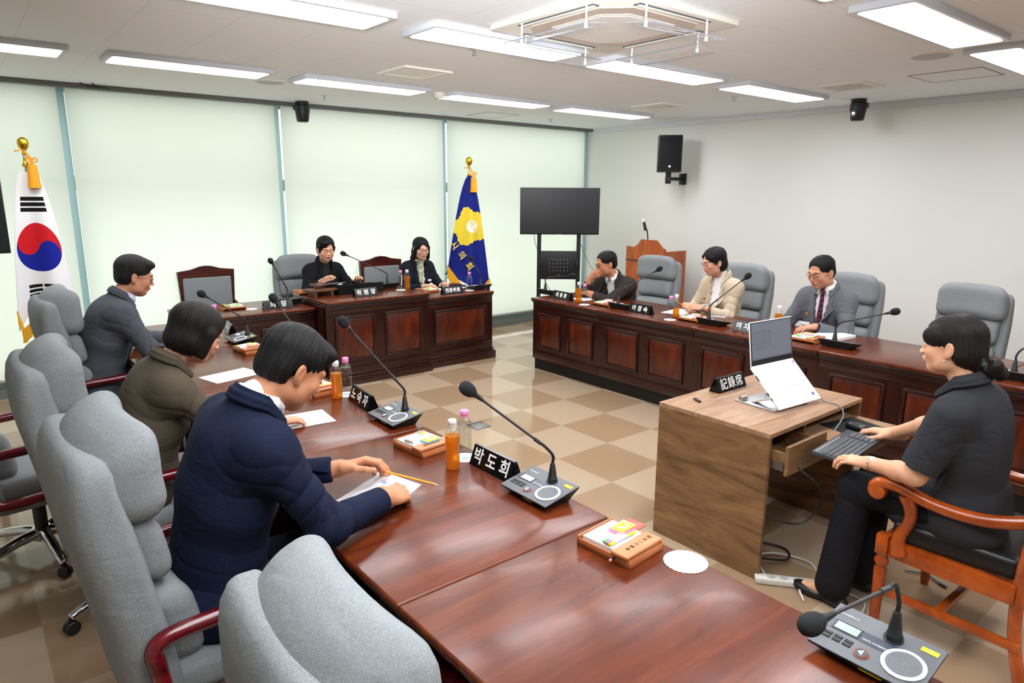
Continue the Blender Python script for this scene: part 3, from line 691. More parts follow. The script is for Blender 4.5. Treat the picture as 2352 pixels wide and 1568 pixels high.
# blue flag
t = thing('flag', 'blue flag with a yellow blossom emblem and gold fringe, beside the window blinds', 'flag', (4.85, 6.76, 0), -.25)
H = 2.14; flag_common(t, H)
mfb = mat('blue_flag_cloth', '13206F', .7, spec=.25); U = UV(mfb)
du = U.op('MULTIPLY', U.op('SUBTRACT', U.u, .53), .37); dv = U.op('MULTIPLY', U.op('SUBTRACT', U.v, .585), 1.42)
ang = U.op('ARCTAN2', dv, du); rr = U.op('SQRT', U.op('ADD', U.op('MULTIPLY', du, du), U.op('MULTIPLY', dv, dv)))
five = U.op('COSINE', U.op('MULTIPLY', ang, 5)); sc = U.op('ABSOLUTE', U.op('SINE', U.op('MULTIPLY', ang, 12)))
rad = U.op('ADD', .20, U.op('ADD', U.op('MULTIPLY', five, -.028), U.op('MULTIPLY', sc, .014)))
c = U.mix(U.lt(rr, rad), '121F78', 'E2C93A'); c = U.mix(U.lt(U.dist(.62, .585, .37, 1.42), .078), c, 'F2F0E4')
L(mfb, c, pb(mfb).inputs['Base Color'])
drape(t, H-.13, 1.42, .05, .60, 1.6, mfb, 'flag_cloth', left=.57, skew=(.0, 0), ex=.62, bottom=lambda u: .80+.20*abs(1.25*u)**1.2 if u < .8 else 1)
FX = mat('gold_lettering', 'D9BE45', .6)
for ch, x, z, s, r in (('의', -.005, 1.46, .085, -.5), ('회', .05, 1.385, .085, -.5)): text('emblem_lettering', ch, s, FX, t, (x, -.096, z), (PI/2, .95, 0), .0004, .001)
for ch, x, z, r in (('시', -.235, 1.20, -.6), ('의', -.14, 1.08, -.5), ('회', -.045, .945, -.4)):
    o = text('flag_lettering', ch, .10, FX, t, (x, -.097, z), (PI/2, 0, 0), .0004, .0025); o.rotation_euler = Euler((PI/2, .95, 0)); 
fringe(t, -.315, -.12, .96, .70, -.07, .15, 50); fringe(t, .15, .235, .68, .78, -.07, .06, 24)
tassel(t, .03, -.07, H-.12)
# ================================================================ things on the desks
def lt(u, v, k=.25, ang=0): pass
def mic_unit(loc, rz, tip, label, detail=True, num='', dome=None, lit=False):
    """conference microphone; user stands at local -Y. tip: world position of the foam head"""
    t = thing('conference_microphone', label, 'microphone', loc, rz, 'desk conference microphones')
    W2, D2 = .122, .08; zf, zb = .026, .056
    bot = [(-.085, -.055, 0), (.095, -.055, 0), (.095, .055, 0), (-.085, .055, 0)]
    top = [(-W2, -D2, zf-.003), (W2, -D2, zf-.003), (W2, D2, zb-.003), (-W2, D2, zb-.003)]
    MB().hull(bot, top).done('housing', BLACK, t, smooth=False)
    sl = math.atan2(zb-zf, 2*D2); T = Matrix.Translation((0, 0, (zf+zb)/2)) @ Matrix.Rotation(sl, 4, 'X')
    face = MB().box((0, 0, 0), (2*W2, 2*D2/math.cos(sl), .005), .0022, 2, M=T).done('top_plate', GREYP, t)
    eul = T.to_euler()
    def on(x, y, z=.003): return T @ Vector((x, y, z))
    if detail:
        MB().box((-.012, .006, .0028), (.205, .036, .001), M=T).done('label_strip', mat('navy_strip', '2C3746', .3), face, smooth=False)
        MB().box((-.068, .006, .0034), (.062, .033, .0014), M=T).done('display_frame', BLACK, face, smooth=False)
        MB().box((-.068, .006, .0042), (.054, .025, .001), M=T).done('display', mat('lcd_green', '8FA898', .2) if num else mat('lcd_bright', 'DDE4E6', .15), face, smooth=False)
        for i in range(3):
            for j in range(2): MB().box((-.096+.024*i, -.030-.013*j, .0038), (.019, .009, .003), .001, 1, M=T).done('button', BLACK, face)
        MB().cyl((0, 0, .0035), .0175, .0025, 28, M=T @ Matrix.Translation((-.012, -.047, 0))).done('button_ring', mat('red_ring', 'B04428', .4), face)
        MB().cyl((0, 0, .005), .0155, .003, 28, bev=.001, M=T @ Matrix.Translation((-.012, -.047, 0))).done('talk_button', mat('dark_button', '3C3D40', .35), face)
        MB().box((-.016, -.047, .0068), (.005, .005, .0006), M=T).prism([(-.014, -.052), (-.009, -.056), (-.009, -.038), (-.014, -.042)], .0066, .0072, M=T).done('speaker_symbol', LETTER, face, smooth=False)
        text('lettering', 'DIGITAL CONFERENCE SYSTEM', .0068, LETTER, face, on(.008, -.001, .0036), eul, .0002, sx=.8)
        text('logo', '◎ INSPACO', .0085, LETTER, face, on(-.082, .05, .0032), eul, .0002)
        MB().box((.094, .055, .0034), (.036, .014, .001), M=T).done('number_sticker', mat('yellow_sticker', 'EFE21E', .6), face, smooth=False)
        if num: text('sticker_number', num, .013, INK, face, on(.094, .055, .0045), eul, .0002)
    ring = MB(); Rr = T @ Matrix.Translation((.068, -.02, .004))
    ring.lathe([(.037, -.002), (.045, -.002), (.046, .002), (.044, .0035), (.038, .0035), (.037, .002), (.037, -.002)], 40, M=Rr, cap=False).done('speaker_ring', LETTER, face)
    if detail:
        g = MB(); g.cyl((0, 0, .0005), .037, .003, 40, M=Rr); sg = g.done('speaker_disc', mat('speaker_disc', '6A6D71', .45), face)
        h = MB()
        for k in range(1, 10):
            nn = 6*k
            for i in range(nn): h.cyl((.0037*k*math.cos(2*PI*i/nn), .0037*k*math.sin(2*PI*i/nn), .0021), .0009, .0006, 5, M=Rr)
        h.done('speaker_holes', mat('hole_black', '0C0C0D', .9), sg, smooth=False)
        MB().box((.02, -D2+.012, .018), (.05, .003, .012), M=Matrix.Translation((0, -.003, 0))).done('side_sticker', mat('yellow_sticker', 'EFE21E', .6), t, smooth=False)
    b = Vector((.02, .045, .052))
    MB().cyl((0, 0, 0), .022, .004, 28, M=T @ Matrix.Translation((.02, .045, .003))).lathe([(.0175, 0), (.0175, .012), (.016, .014), (.0125, .042), (.0115, .044), (.009, .066), (.0055, .07)], 20, M=Matrix.Translation(b)).done('gooseneck_socket', BLACK, t)
    inv = Matrix.Rotation(-rz, 4, 'Z'); e = inv @ (Vector(tip)-Vector(loc)); s0 = b+Vector((0, 0, .068))
    if dome: c1 = inv @ (Vector(dome)-Vector(loc)); pts = [s0, s0+Vector((0, 0, .025)), c1]
    else: c1 = s0+Vector((0, 0, .05))+(e-s0)*.10; c1.z = s0.z+.065; pts = [s0, s0+Vector((0, 0, .03)), c1]
    d = (e-c1).normalized(); q = e-d*.03
    MB().tube(bez(pts+[c1+d*.03], 6), .0055, 10).done('gooseneck', BLACK, t, angle=80)
    MB().tube([c1+d*.02, c1+d*.05], .007, 10).tube([c1+d*.03, q], .0045, 10).done('stem', mat('stem_grey', '2E2F31', .4), t, angle=80)
    MB().tube([q-d*.025, q+d*.012], [.0055, .0105], 12).done('mic_collar', BLACK, t, angle=80)
    MB().tube([q+d*.012, q+d*.016], .0125, 14).done('light_ring', mat('red_light_ring', 'D8452E', .5) if lit else BLACK, t)
    Q = Matrix.Translation(q+d*.045) @ d.to_track_quat('Z', 'Y').to_matrix().to_4x4()
    MB().lathe([(.008, -.032), (.014, -.029), (.021, -.018), (.025, 0), (.0235, .014), (.017, .026), (.007, .031), (.001, .032)], 24, M=Q).done('foam_windscreen', mat('foam', '17181A', .95), t, angle=80)
    return t
A = -PI/2
mic_unit((1.535, .54, .75), A, (1.31, .58, .93), 'conference microphone bent flat over the table, yellow sticker numbered 21, bottom right', num='21', dome=(1.56, .525, .945))
mic_unit((1.51, 1.69, .75), A, (1.30, 1.81, 1.15), 'upright conference microphone on the desk of the man in navy, right of his name sign')
mic_unit((1.515, 2.73, .75), A, (1.34, 2.84, 1.22), 'upright conference microphone of the olive-jacket woman, beyond the stationery tray', lit=True)
mic_unit((1.515, 3.85, .75), A, (1.78*.80, 4.94*.80, 1.81-.80*.78), 'conference microphone behind the head of the man in navy, foam tip and stem showing')
mic_unit((1.515, 4.95, .75), A, (1.24, 4.76, 1.14), 'conference microphone on the far left-row desk, before the man in grey', detail=True, lit=True)
B = PI/2
mic_unit((4.87, 5.33, .76), B, (4.88, 5.01, .99), 'conference microphone at the window end of the right row, its neck bent low', detail=False)
mic_unit((4.79, 4.22, .76), B, (5.00, 4.0, 1.13), 'conference microphone before the empty grey chair of the right row', detail=False)
mic_unit((4.78, 3.22, .76), B, (4.92, 3.04, 1.16), 'conference microphone before the woman in beige', detail=False)
mic_unit((4.77, 2.17, .76), B, (4.80, 1.86, 1.05), 'conference microphone before the man in the grey suit, right of his book', detail=False, lit=True)
mic_unit((4.74, 1.10, .76), B, (4.80, .95, 1.03), 'conference microphone at the right picture edge, behind the recorder', detail=False)
mic_unit((2.44, 6.42, .75), PI, (2.21, 6.16, 1.19), 'conference microphone on the lower head desk, left of the gavel', detail=False, lit=True)
mic_unit((3.52, 6.42, .82), PI, (3.10, 6.52, 1.19), 'conference microphone leaning toward the short-haired chairwoman', detail=False)
mic_unit((4.53, 6.13, .755), PI, (4.44, 6.16, 1.09), 'conference microphone before the blue flag', detail=False)
# ---- name signs
def sign(loc, rz, body, w_, label, size=.06, sp_=1.25, face=-1, m=LETTER):
    t = thing('name_sign', label, 'name sign', loc, rz, 'black triangular name signs')
    h, b = .078, .036
    Rm = Matrix.Rotation(PI/2, 4, 'Z') @ Matrix.Rotation(PI/2, 4, 'X')
    MB().hull([(-w_/2, -b, 0), (w_/2, -b, 0), (w_/2, b, 0), (-w_/2, b, 0)], [(-w_/2, -.006, h), (w_/2, -.006, h), (w_/2, .006, h), (-w_/2, .006, h)]).done('sign_body', BLACKG, t, smooth=False)
    a = math.atan2(h, b-.006)
    text('lettering', body, size, m, t, (0, -(b+.006)/2-.0006, h*.5), (a, 0, 0), .0004, .0003 if ord(body[0]) < 0xAC00 else .0012, spacing=sp_)
    return t
sign((1.525, 1.965, .75), A, '박 도 희', .25, 'black name sign reading three white characters, beside the upright microphone near the amber bottle', .066, 1.05)
sign((1.52, 3.06, .75), A-.1, '노 숙 자', .25, 'black name sign just behind the microphone of the olive-jacket woman', .062, 1.05)
sign((1.56, 5.33, .75), A-.15, '문 정', .22, 'black name sign with brownish reflection on the far left-row desk', .05)
sign((4.74, 4.99, .76), A-.06, '최 동 환', .27, 'black name sign before the man leaning on his hand', .05, 1.05)
s_ = sign((4.74, 3.96, .76), A-.04, '이 정 숙', .25, 'black name sign with a white glare over its last character, before the empty grey chair', .055, 1.05)
sign((4.74, 2.88, .76), A-.04, '여 지 웅', .25, 'black name sign left of the laptop screen, cut off by it', .055, 1.05)
sign((2.27, 6.24, .75), 0, '의 장', .27, 'black name sign on the lower head desk, behind a foam microphone tip', .06, 1.5)
sign((3.06, 6.02, .82), 0, '위 원 장', .24, 'black name sign in front of the chairwoman\'s reading stand', .056, 1.15)
sign((4.08, 6.02, .755), 0, '전문위원', .25, 'black name sign with four characters before the woman with the scarf', .05, 1.1)
sign((3.285, 2.09, .74), .0, '記錄席', .26, 'black name sign with three white characters on the walnut desk', .068, 1.15)
# ---- bottles
def clear(name, tint, body=None, amt=0, gl=.5, ior=1.4):
    m = mat(name, 'FFFFFF', .1); nt = m.node_tree; out = nt.nodes['Material Output']; tr = N(m, 'ShaderNodeBsdfTransparent'); tr.inputs[0].default_value = srgb(tint); last = tr.outputs[0]
    if body:
        d_ = N(m, 'ShaderNodeBsdfTranslucent'); d_.inputs[0].default_value = srgb(body); e_ = N(m, 'ShaderNodeBsdfDiffuse'); e_.inputs[0].default_value = srgb(body); a_ = N(m, 'ShaderNodeAddShader'); L(m, d_.outputs[0], a_.inputs[0]); L(m, e_.outputs[0], a_.inputs[1])
        x_ = N(m, 'ShaderNodeMixShader'); x_.inputs[0].default_value = amt; L(m, last, x_.inputs[1]); L(m, a_.outputs[0], x_.inputs[2]); last = x_.outputs[0]
    g_ = N(m, 'ShaderNodeBsdfGlossy'); g_.inputs['Roughness'].default_value = .04; f_ = N(m, 'ShaderNodeLayerWeight'); f_.inputs['Blend'].default_value = .5; pw = N(m, 'ShaderNodeMath', operation='POWER'); pw.inputs[1].default_value = 3; L(m, f_.outputs['Facing'], pw.inputs[0]); mu = N(m, 'ShaderNodeMath', operation='MULTIPLY_ADD'); mu.inputs[1].default_value = gl; mu.inputs[2].default_value = .05; L(m, pw.outputs[0], mu.inputs[0]); x_ = N(m, 'ShaderNodeMixShader'); L(m, mu.outputs[0], x_.inputs[0]); L(m, last, x_.inputs[1]); L(m, g_.outputs[0], x_.inputs[2]); L(m, x_.outputs[0], out.inputs['Surface']); return m
mpet = clear('clear_plastic', 'FAFBFC', gl=.5); mtea = clear('tea', 'F0B444', 'CC8A18', .34, .3); mwat = clear('water', 'F6FAFB', gl=.4)
mcw = mat('cap_white', 'F2F2F2', .4); mcp = mat('cap_pink', 'F08FD0', .4)
def bottle(loc, tea, label, level=1):
    t = thing('bottle', label, 'bottle', loc, random.uniform(0, 3), 'small drink bottles on the desks')
    if tea: pr = [(.024, 0), (.029, .004), (.030, .02), (.028, .045), (.0262, .075), (.0265, .085), (.0295, .10), (.030, .13), (.0285, .14), (.029, .145), (.026, .155), (.016, .172), (.0125, .178), (.0125, .184)]
    else: pr = [(.024, 0), (.029, .005), (.029, .02), (.0275, .03), (.029, .04), (.0275, .05), (.029, .06), (.0275, .07), (.029, .08), (.0275, .09), (.029, .10), (.029, .125), (.0275, .13), (.029, .135), (.027, .15), (.018, .168), (.0125, .176), (.0125, .184)]
    MB().lathe(pr, 28, cap=True).done('bottle_body', mpet, t, angle=80)
    lv = .138*level if tea else .15
    q = [(max(.002, r-.0015), z) for r, z in pr if z < lv]; q[0] = (q[0][0], .002); q.append((q[-1][0], lv))
    MB().lathe(q, 28).done('liquid', mtea if tea else mwat, t, angle=80)
    MB().cyl((0, 0, .192), .0165, .022, 28, bev=.002).cyl((0, 0, .179), .0165, .003, 28).done('cap', mcw if tea else mcp, t, angle=60)
mcoast = mat('coaster_paper', 'F6F6F4', .9, spec=.1)
def coaster(loc, label, r=.058):
    poly = [((r+.003*abs(math.sin(14*a)))*math.cos(a), (r+.003*abs(math.sin(14*a)))*math.sin(a)) for a in [2*PI*i/168 for i in range(168)]]
    o = MB().prism(poly, 0, .0022).lathe([(r*.62, .0022), (r*.63, .0030), (r*.64, .0022)], 48, cap=False).done('coaster', mcoast, None, smooth=False, loc=loc)
    tag(o, label, 'coaster', 'white scalloped paper coasters')
coaster((1.553, 1.085, .75), 'empty white scalloped coaster on the nearest desk, right of the stationery tray', .062)
bt = [((1.41, 2.09, .75), 1, 'amber tea bottle with white cap beside the hands of the man in navy', 1), ((1.51, 2.15, .7525), 0, 'clear water bottle with pink cap, standing against the nearest amber bottle', 1),
      ((1.46, 3.24, .75), 1, 'amber tea bottle beside the face of the man in navy, white cap', 1), ((1.53, 3.27, .7525), 0, 'clear water bottle with pink cap, on a coaster just past the navy man\'s face', 1),
      ((1.50, 4.22, .7525), 0, 'water bottle whose pink cap peeks over the hair of the man in navy', 1), ((1.42, 5.52, .75), 1, 'amber tea bottle beside the dark hair of the olive-jacket woman', 1), ((1.50, 5.48, .7525), 0, 'water bottle with pink cap beside the dark hair of the olive-jacket woman', 1),
      ((4.71, 4.73, .76), 1, 'amber tea bottle before the man resting his chin on his hand', 1), ((4.66, 4.60, .7625), 0, 'water bottle with pink cap before the man resting his chin on his hand', 1),
      ((4.80, 3.62, .76), 1, 'half-empty amber tea bottle before the woman in beige', .6), ((4.67, 3.58, .7625), 0, 'water bottle with pink cap before the woman in beige', 1), ((4.95, 2.75, .76), 1, 'bottle with white cap mostly hidden behind the laptop screen', 1),
      ((3.55, 6.18, .8225), 0, 'water bottle with pink cap between the reading stand and the scarf woman', 1), ((3.64, 6.2, .82), 1, 'amber tea bottle at the end of the chairwoman\'s desk', 1), ((4.37, 6.10, .7575), 0, 'lone water bottle with pink cap near the blue flag', 1)]
for l, te, lb_, lv in bt: bottle(l, te, lb_, lv)
for x, y, z, l in ((1.51, 2.15, .75, 'white coaster under the nearest water bottle'), (1.53, 3.27, .75, 'white coaster under the water bottle past the navy man\'s face'), (1.50, 4.22, .75, 'white coaster hidden beyond the hair of the man in navy'), (1.50, 5.48, .75, 'white coaster under the water bottle by the olive-jacket woman\'s hair'),
                   (4.66, 4.60, .76, 'white coaster under the water bottle at the window end of the right row'), (4.67, 3.58, .76, 'white coaster under the water bottle before the woman in beige'), (3.55, 6.18, .82, 'white coaster under the bottle on the chairwoman\'s desk'), (4.37, 6.10, .755, 'white coaster under the lone bottle near the blue flag'), (2.06, 6.33, .75, 'empty white coaster on the lower head desk')): coaster((x, y, z), l, .048)
# ---- stationery trays
def tray(loc, rz, label, near=False, rev=False):
    t = thing('stationery_tray', label, 'stationery tray', loc, rz, 'wooden stationery trays')
    sx = -1 if rev else 1
    MB().box((0, 0, .008), (.2, .17, .016), .002).box((-.096*sx, 0, .017), (.008, .17, .034), .002).box((0, -.082, .013), (.2, .006, .026), .002).box((0, .082, .015), (.2, .006, .03), .002).done('tray_body', TRAYW, t)
    MB().box((-.028*sx, 0, .025), (.118, .145, .018), .001, 1).done('memo_pad', PAPER, t)
    MB().box((.066*sx, 0, .012), (.066, .168, .024), .003).done('pen_box', TRAYW, t)
    lid = MB().box((.066*sx, -.004, .033), (.062, .175, .013), .004, 3, M=None).done('lid', wood('lid_wood', ['A9683E', 'B8764A', 'C08052'], (2, 2, 2), .35), t)
    mk = mat('engraving', '4A2E1C', .8)
    if near:
        for i, ch in enumerate('泗川市議會'): text('engraved_lettering', ch, .0165, mk, lid, (.066*sx, .034-.021*i, .0398), (0, 0, 0), .0002)
        MB().lathe([(.0075, 0), (.0095, 0), (.0095, .0006), (.0075, .0006), (.0075, 0)], 5, M=Matrix.Translation((.066*sx, .058, .0394)), cap=False).lathe([(.002, 0), (.0045, 0), (.0045, .0006), (.002, .0006), (.002, 0)], 12, M=Matrix.Translation((.066*sx, .058, .0394)), cap=False).done('engraved_emblem', mk, lid)
        MB().box((-.03*sx, .105, .028), (.07, .055, .003), .001).done('leather_tab', mat('tab_leather', '9A5440', .5), t)
        p = MB().tube([(.045, -.1, .016), (.045, -.02, .02)], .0035, 8).done('pencil_in_tray', mat('pencil_black', '1A1A1A', .5), t)
        MB().tube([(.045, -.1, .016), (.045, -.108, .0155)], .004, 8).done('pencil_eraser', mat('eraser_pink', 'E88A86', .7), p)
    else: MB().box((.066*sx, -.01, .0398), (.012, .085, .0004)).done('engraved_lettering', mk, lid)
    return t
def notes(loc, rz, label, cols=('F2B81C', 'F49AB8')):
    t = thing('sticky_notes', label, 'sticky notes', loc, rz, 'sticky note blocks on the trays')
    MB().box((0, 0, .006), (.052, .078, .012), .0008, 1).done('note_block', mat('notes_'+cols[1], cols[1], .7), t); MB().box((.004, -.002, .0125), (.045, .068, .002), .0004, 1).done('cover', mat('notes_'+cols[0], cols[0], .5), t)
    MB().tube(bez([(-.008, -.02, .0138), (.012, -.01, .0138), (.012, .012, .0138), (-.006, .02, .0138)], 5), .0035, 6).done('cover_print', WHITE, t)
def markers(loc, rz, label, n=3):
    t = thing('highlighter_pack', label, 'highlighter pens', loc, rz, 'packs of highlighter pens on the trays')
    for i, c_ in enumerate(('58D86A', 'F06AAE', 'D6E83A')[:n]):
        x = (i-1)*.011
        p = MB().tube([(x, -.05, .006), (x, .05, .006)], .0045, 10).done('highlighter', LIGHTP, t); MB().tube([(x, -.066, .006), (x, -.045, .006)], .0053, 10).done('highlighter_cap', mat('hl_'+c_, c_, .5), p); MB().tube([(x, .02, .0065), (x, .055, .0065)], .0051, 10).done('highlighter_band', mat('hl_'+c_, c_, .5), p)
tray((1.465, 1.265, .75), A+.08, 'open stationery tray with engraved lid on the nearest desk, left of the empty coaster', True)
notes((1.505, 1.29, .785), A+.1, 'yellow and pink sticky note block on the nearest stationery tray'); markers((1.46, 1.258, .785), A-.06+.1, 'clear pack of green, pink and lime highlighters on the nearest stationery tray')
TR = [((1.44, 2.355, .75), A+.12, 'stationery tray behind the nearest amber bottle'), ((1.44, 3.42, .75), A+.1, 'stationery tray mostly hidden behind the face of the man in navy'), ((1.48, 4.62, .75), A+.1, 'stationery tray above the hair of the man in navy, on the far left row')]
for l, r, lb_ in TR: tray(l, r, lb_)
notes((1.455, 2.32, .785), A+.12, 'orange and blue sticky note block on the tray behind the nearest amber bottle', ('F5B61E', '8FD3F0')); markers((1.43, 2.40, .785), A+.5, 'highlighter pack on the tray behind the nearest amber bottle')
tag(MB().box((0, 0, .007), (.03, .045, .014), .002).done('eraser', mat('eraser_white', 'DCD6CC', .8), None, loc=(1.385, 2.36, .785), rot=(0, 0, .3)), 'pale rubber eraser on the tray behind the nearest amber bottle', 'eraser')
notes((1.49, 4.60, .785), A, 'yellow sticky note block on the far left-row tray'); markers((1.45, 4.66, .785), A+.3, 'highlighter pack on the far left-row tray')
notes((1.46, 3.38, .785), A, 'yellow sticky note block on the tray hidden by the navy man\'s face')
for l, r, lb_ in (((4.80, 4.44, .76), B, 'stationery tray between the first bottles and second microphone of the right row'), ((4.80, 3.43, .76), B, 'stationery tray before the woman in beige'), ((4.78, 2.42, .76), B, 'stationery tray before the man in the grey suit'), ((4.86, 1.36, .76), B, 'stationery tray behind the recorder\'s hair bun')): tray(l, r, lb_, rev=True)
for (x, y), lb_ in zip(((4.82, 4.44), (4.82, 3.43), (4.80, 2.42)), ('by the first bottles of the right row', 'before the woman in beige', 'before the man in the grey suit')):
    markers((x-.06, y, .795), .1, 'pack of highlighters on the tray '+lb_); notes((x+.03, y+.02, .795), .4, 'sticky note block on the tray '+lb_, ('F2E03A', 'F29AC0'))
for l, r, lb_ in (((1.92, 6.45, .75), PI, 'stationery tray on the lower head desk before the empty wooden chair'), ((3.93, 6.28, .755), PI+.1, 'stationery tray before the woman with the scarf'), ((2.66, 6.52, .82), PI, 'stationery tray behind the gavel block')): tray(l, r, lb_)
notes((1.94, 6.43, .785), .1, 'sticky note block on the lower head desk tray', ('F2E03A', 'A8DCA0')); markers((1.90, 6.41, .787), 1.5, 'highlighter pack on the lower head desk tray'); notes((3.95, 6.26, .79), 0, 'sticky note block before the woman with the scarf', ('F2E03A', 'A8DCA0'))
# ---- papers
def sheet(loc, rz, w_, h_, label, curl=0, lines=0, n=1, cat='sheet of paper', name='paper_sheet', rx=0):
    t = thing(name, label, cat, loc, rz); t.rotation_euler = (rx, 0, rz)
    mb = MB(); nx, ny = 2, 16; g = [[None]*(nx+1) for _ in range(ny+1)]
    def zf(y): u = (y+h_/2)/h_; return curl*(u**2)
    for j in range(ny+1):
        for i in range(nx+1): y = -h_/2+h_*j/ny; g[j][i] = mb.b.verts.new((-w_/2+w_*i/nx, y, .001+zf(y)))
    for j in range(ny):
        for i in range(nx): mb.b.faces.new((g[j][i], g[j][i+1], g[j+1][i+1], g[j+1][i]))
    o = mb.done('page', PAPER, t, angle=180); so = o.modifiers.new('t', 'SOLIDIFY'); so.thickness = .0008*n
    if lines:
        for i, (y, s, b, m_) in enumerate(lines):
            y_ = h_*y; sl = math.atan(2*curl*((y_+h_/2)/h_)/h_)
            text('printed_line', b, s, m_, t, (0, y_, .0017+zf(y_)), (sl, 0, 0), .00005)
    return t
AG = [(.40, .004, '───────────────────────────', INK), (.34, .016, '오늘의 의사일정', BLUEINK), (.29, .004, '───────────────────────────', INK), (.245, .0075, '제275회 사천시의회 임시회', INK), (.21, .0075, '제1차 윤리특별위원회', INK), (.15, .0085, '제1차 윤리특별위원회', BLUEINK), (.09, .0075, '1. 위원장 호선의 건', INK), (.04, .0075, '2. 부위원장 호선의 건', INK)]
sheet((1.00, 2.00, .757), A+.25, .21, .297, 'agenda sheet with blue heading held by the man in navy', .045, AG, rx=0)
sheet((1.17, 4.05, .751), A+.25, .21, .297, 'agenda sheet lying on the desk beyond the olive-jacket woman', 0, AG)
sheet((1.16, 3.02, .751), A-.1, .21, .297, 'white sheet in front of the olive-jacket woman, half hidden by the navy man\'s chin', 0, AG)
sheet((4.95, 4.86, .762), B, .2, .28, 'white sheet on the desk of the man leaning on his hand')
sheet((5.06, 3.78, .762), B+.15, .21, .29, 'white sheets under the clasped hands of the woman in beige', n=4)
sheet((4.10, 6.44, .757), PI+.05, .34, .26, 'white sheets before the woman with the scarf', n=3)
sheet((4.35, 6.42, .757), PI+.3, .24, .26, 'loose white papers beside the dark folders near the blue flag', n=3)
t = thing('folder_stack', 'dark blue folder with a maroon notebook on top, by the blue flag', 'folder', (4.38, 6.45, .765), .15)
MB().box((0, 0, .006), (.24, .2, .012), .002).done('folder', mat('navy_cover', '1E2A44', .5), t); MB().box((.01, .01, .018), (.16, .12, .012), .002).done('notebook', mat('maroon_cover', '4A1720', .5), t)
t = thing('thick_document', 'thick white bound document on the desk of the man in the grey suit', 'document', (5.04, 2.36, .76), B-.1)
MB().box((0, 0, .010), (.21, .29, .02), .0015).done('page_block', PAPER, t); MB().box((0, 0, .0215), (.212, .292, .002)).done('cover', PAPER, t); 
for i, c_ in enumerate(('2F6BC0', '58B060', 'E8D23A')): MB().box((-.04+.03*i, .148, .012), (.018, .01, .002)).done('index_tab', mat('tab'+c_, c_, .6), t)
t = thing('phone', 'pale smartphone lying on the desk of the woman in beige', 'phone', (5.12, 3.42, .76), .3); MB().box((0, 0, .004), (.07, .145, .008), .003).done('phone_body', LIGHTP, t); MB().box((0, 0, .0085), (.06, .13, .001)).done('phone_screen', mat('phone_glass', '8A8E96', .1), t)
tag(MB().tube([(0, 0, 0), (.0, .15, 0)], .0035, 6).tube([(0, .15, 0), (0, .165, 0)], [.0035, .0005], 6).done('pencil', mat('pencil_yellow', 'E89A1E', .4), None, loc=(5.06, 3.72, .815), rot=(.5, .2, 1.6)), 'orange pencil in the hands of the woman in beige', 'pencil')
# ---- gavel and block, reading stand
t = thing('gavel_block', 'brown wooden sounding block on two feet at the chairwoman\'s desk corner', 'gavel block', (2.72, 6.30, .82), .1)
wb = wood('block_wood', ['4E3020', '62402C', '704A34'], (2, 6, 6), .35)
MB().box((0, 0, .06), (.30, .17, .025), .004).done('block_top', wb, t); MB().box((-.09, 0, .024), (.03, .15, .048), .003).done('block_foot', wb, t); MB().box((.09, 0, .024), (.03, .15, .048), .003).done('block_foot', wb, t)
t = thing('gavel', 'brown wooden gavel head lying on the sounding block', 'gavel', (2.71, 6.30, .921), .1)
MB().lathe([(.018, -.05), (.026, -.045), (.026, -.03), (.022, -.027), (.028, -.02), (.028, .02), (.022, .027), (.026, .03), (.026, .045), (.018, .05)], 24, M=Matrix.Rotation(PI/2, 4, 'Y')).done('gavel_head', wb, t)
MB().tube([(0, .02, 0), (0, .16, -.008)], [.009, .012], 10).done('gavel_handle', wb, t)
t = thing('reading_stand', 'low black reading stand on the chairwoman\'s desk', 'reading stand', (3.10, 6.30, .82), 0)
MB().hull([(-.23, -.10, 0), (.26, -.10, 0), (.26, .14, 0), (-.23, .14, 0)], [(-.23, -.10, .10), (.26, -.10, .10), (.26, .14, .05), (-.23, .14, .05)]).done('stand_body', mat('stand_black', '121214', .3), t, smooth=False)
MB().box((.015, .147, .055), (.49, .012, .03)).done('stand_ledge', BLACK, t, smooth=False)
sheet((2.86, 6.40, .905), PI+.1, .21, .29, 'white papers in the chairwoman\'s hands on the reading stand', .0, n=3, rx=.22)
# ---- laptop on a stand
t = thing('laptop_stand', 'folding aluminium laptop stand on the walnut desk', 'laptop stand', (3.24, 1.80, .74), -.10)
al = mat('aluminium', 'D4D6D8', .3, .7)
MB().box((0, .0, .004), (.28, .24, .006), .002).done('stand_base', al, t)
for s in (-1, 1): MB().hull([(s*.09-.02, .03, .008), (s*.09+.02, .03, .008), (s*.09+.02, .045, .008), (s*.09-.02, .045, .008)], [(s*.09-.02, -.075, .05+.0), (s*.09+.02, -.075, .05), (s*.09+.02, -.06, .05), (s*.09-.02, -.06, .05)]).done('stand_arm', al, t, smooth=False)
MB().tube([(-.135, .09, .018), (-.09, .09, .018)], .014, 16).tube([(.09, .09, .018), (.135, .09, .018)], .014, 16).done('stand_hinge', CHROME, t)
mlp = mat('laptop_white', 'F0F0F2', .35)
t = thing('laptop', 'open white laptop tilted steeply on the stand, document on its screen', 'laptop', (3.255, 1.65, .758), -.08); t.scale = (1.11, 1.06, 1.06)
base_tilt = math.radians(44)
T = Matrix.Rotation(base_tilt, 4, 'X')
b_ = MB().box((0, .122, .006), (.325, .245, .013), .004, 2, M=T).done('base', mlp, t)
MB().box((0, .15, .0135), (.29, .105, .001), M=T).done('keyboard_deck', mat('deck', 'E6E6EA', .5), b_, smooth=False)
kk = MB()
for r in range(6):
    for c_ in range(15): kk.box((-.135+.0193*c_, .107+.0172*r, .0146), (.0165, .0142, .0016), M=T)
kk.done('keys', mat('white_keys', 'F6F6F8', .45), b_, smooth=False)
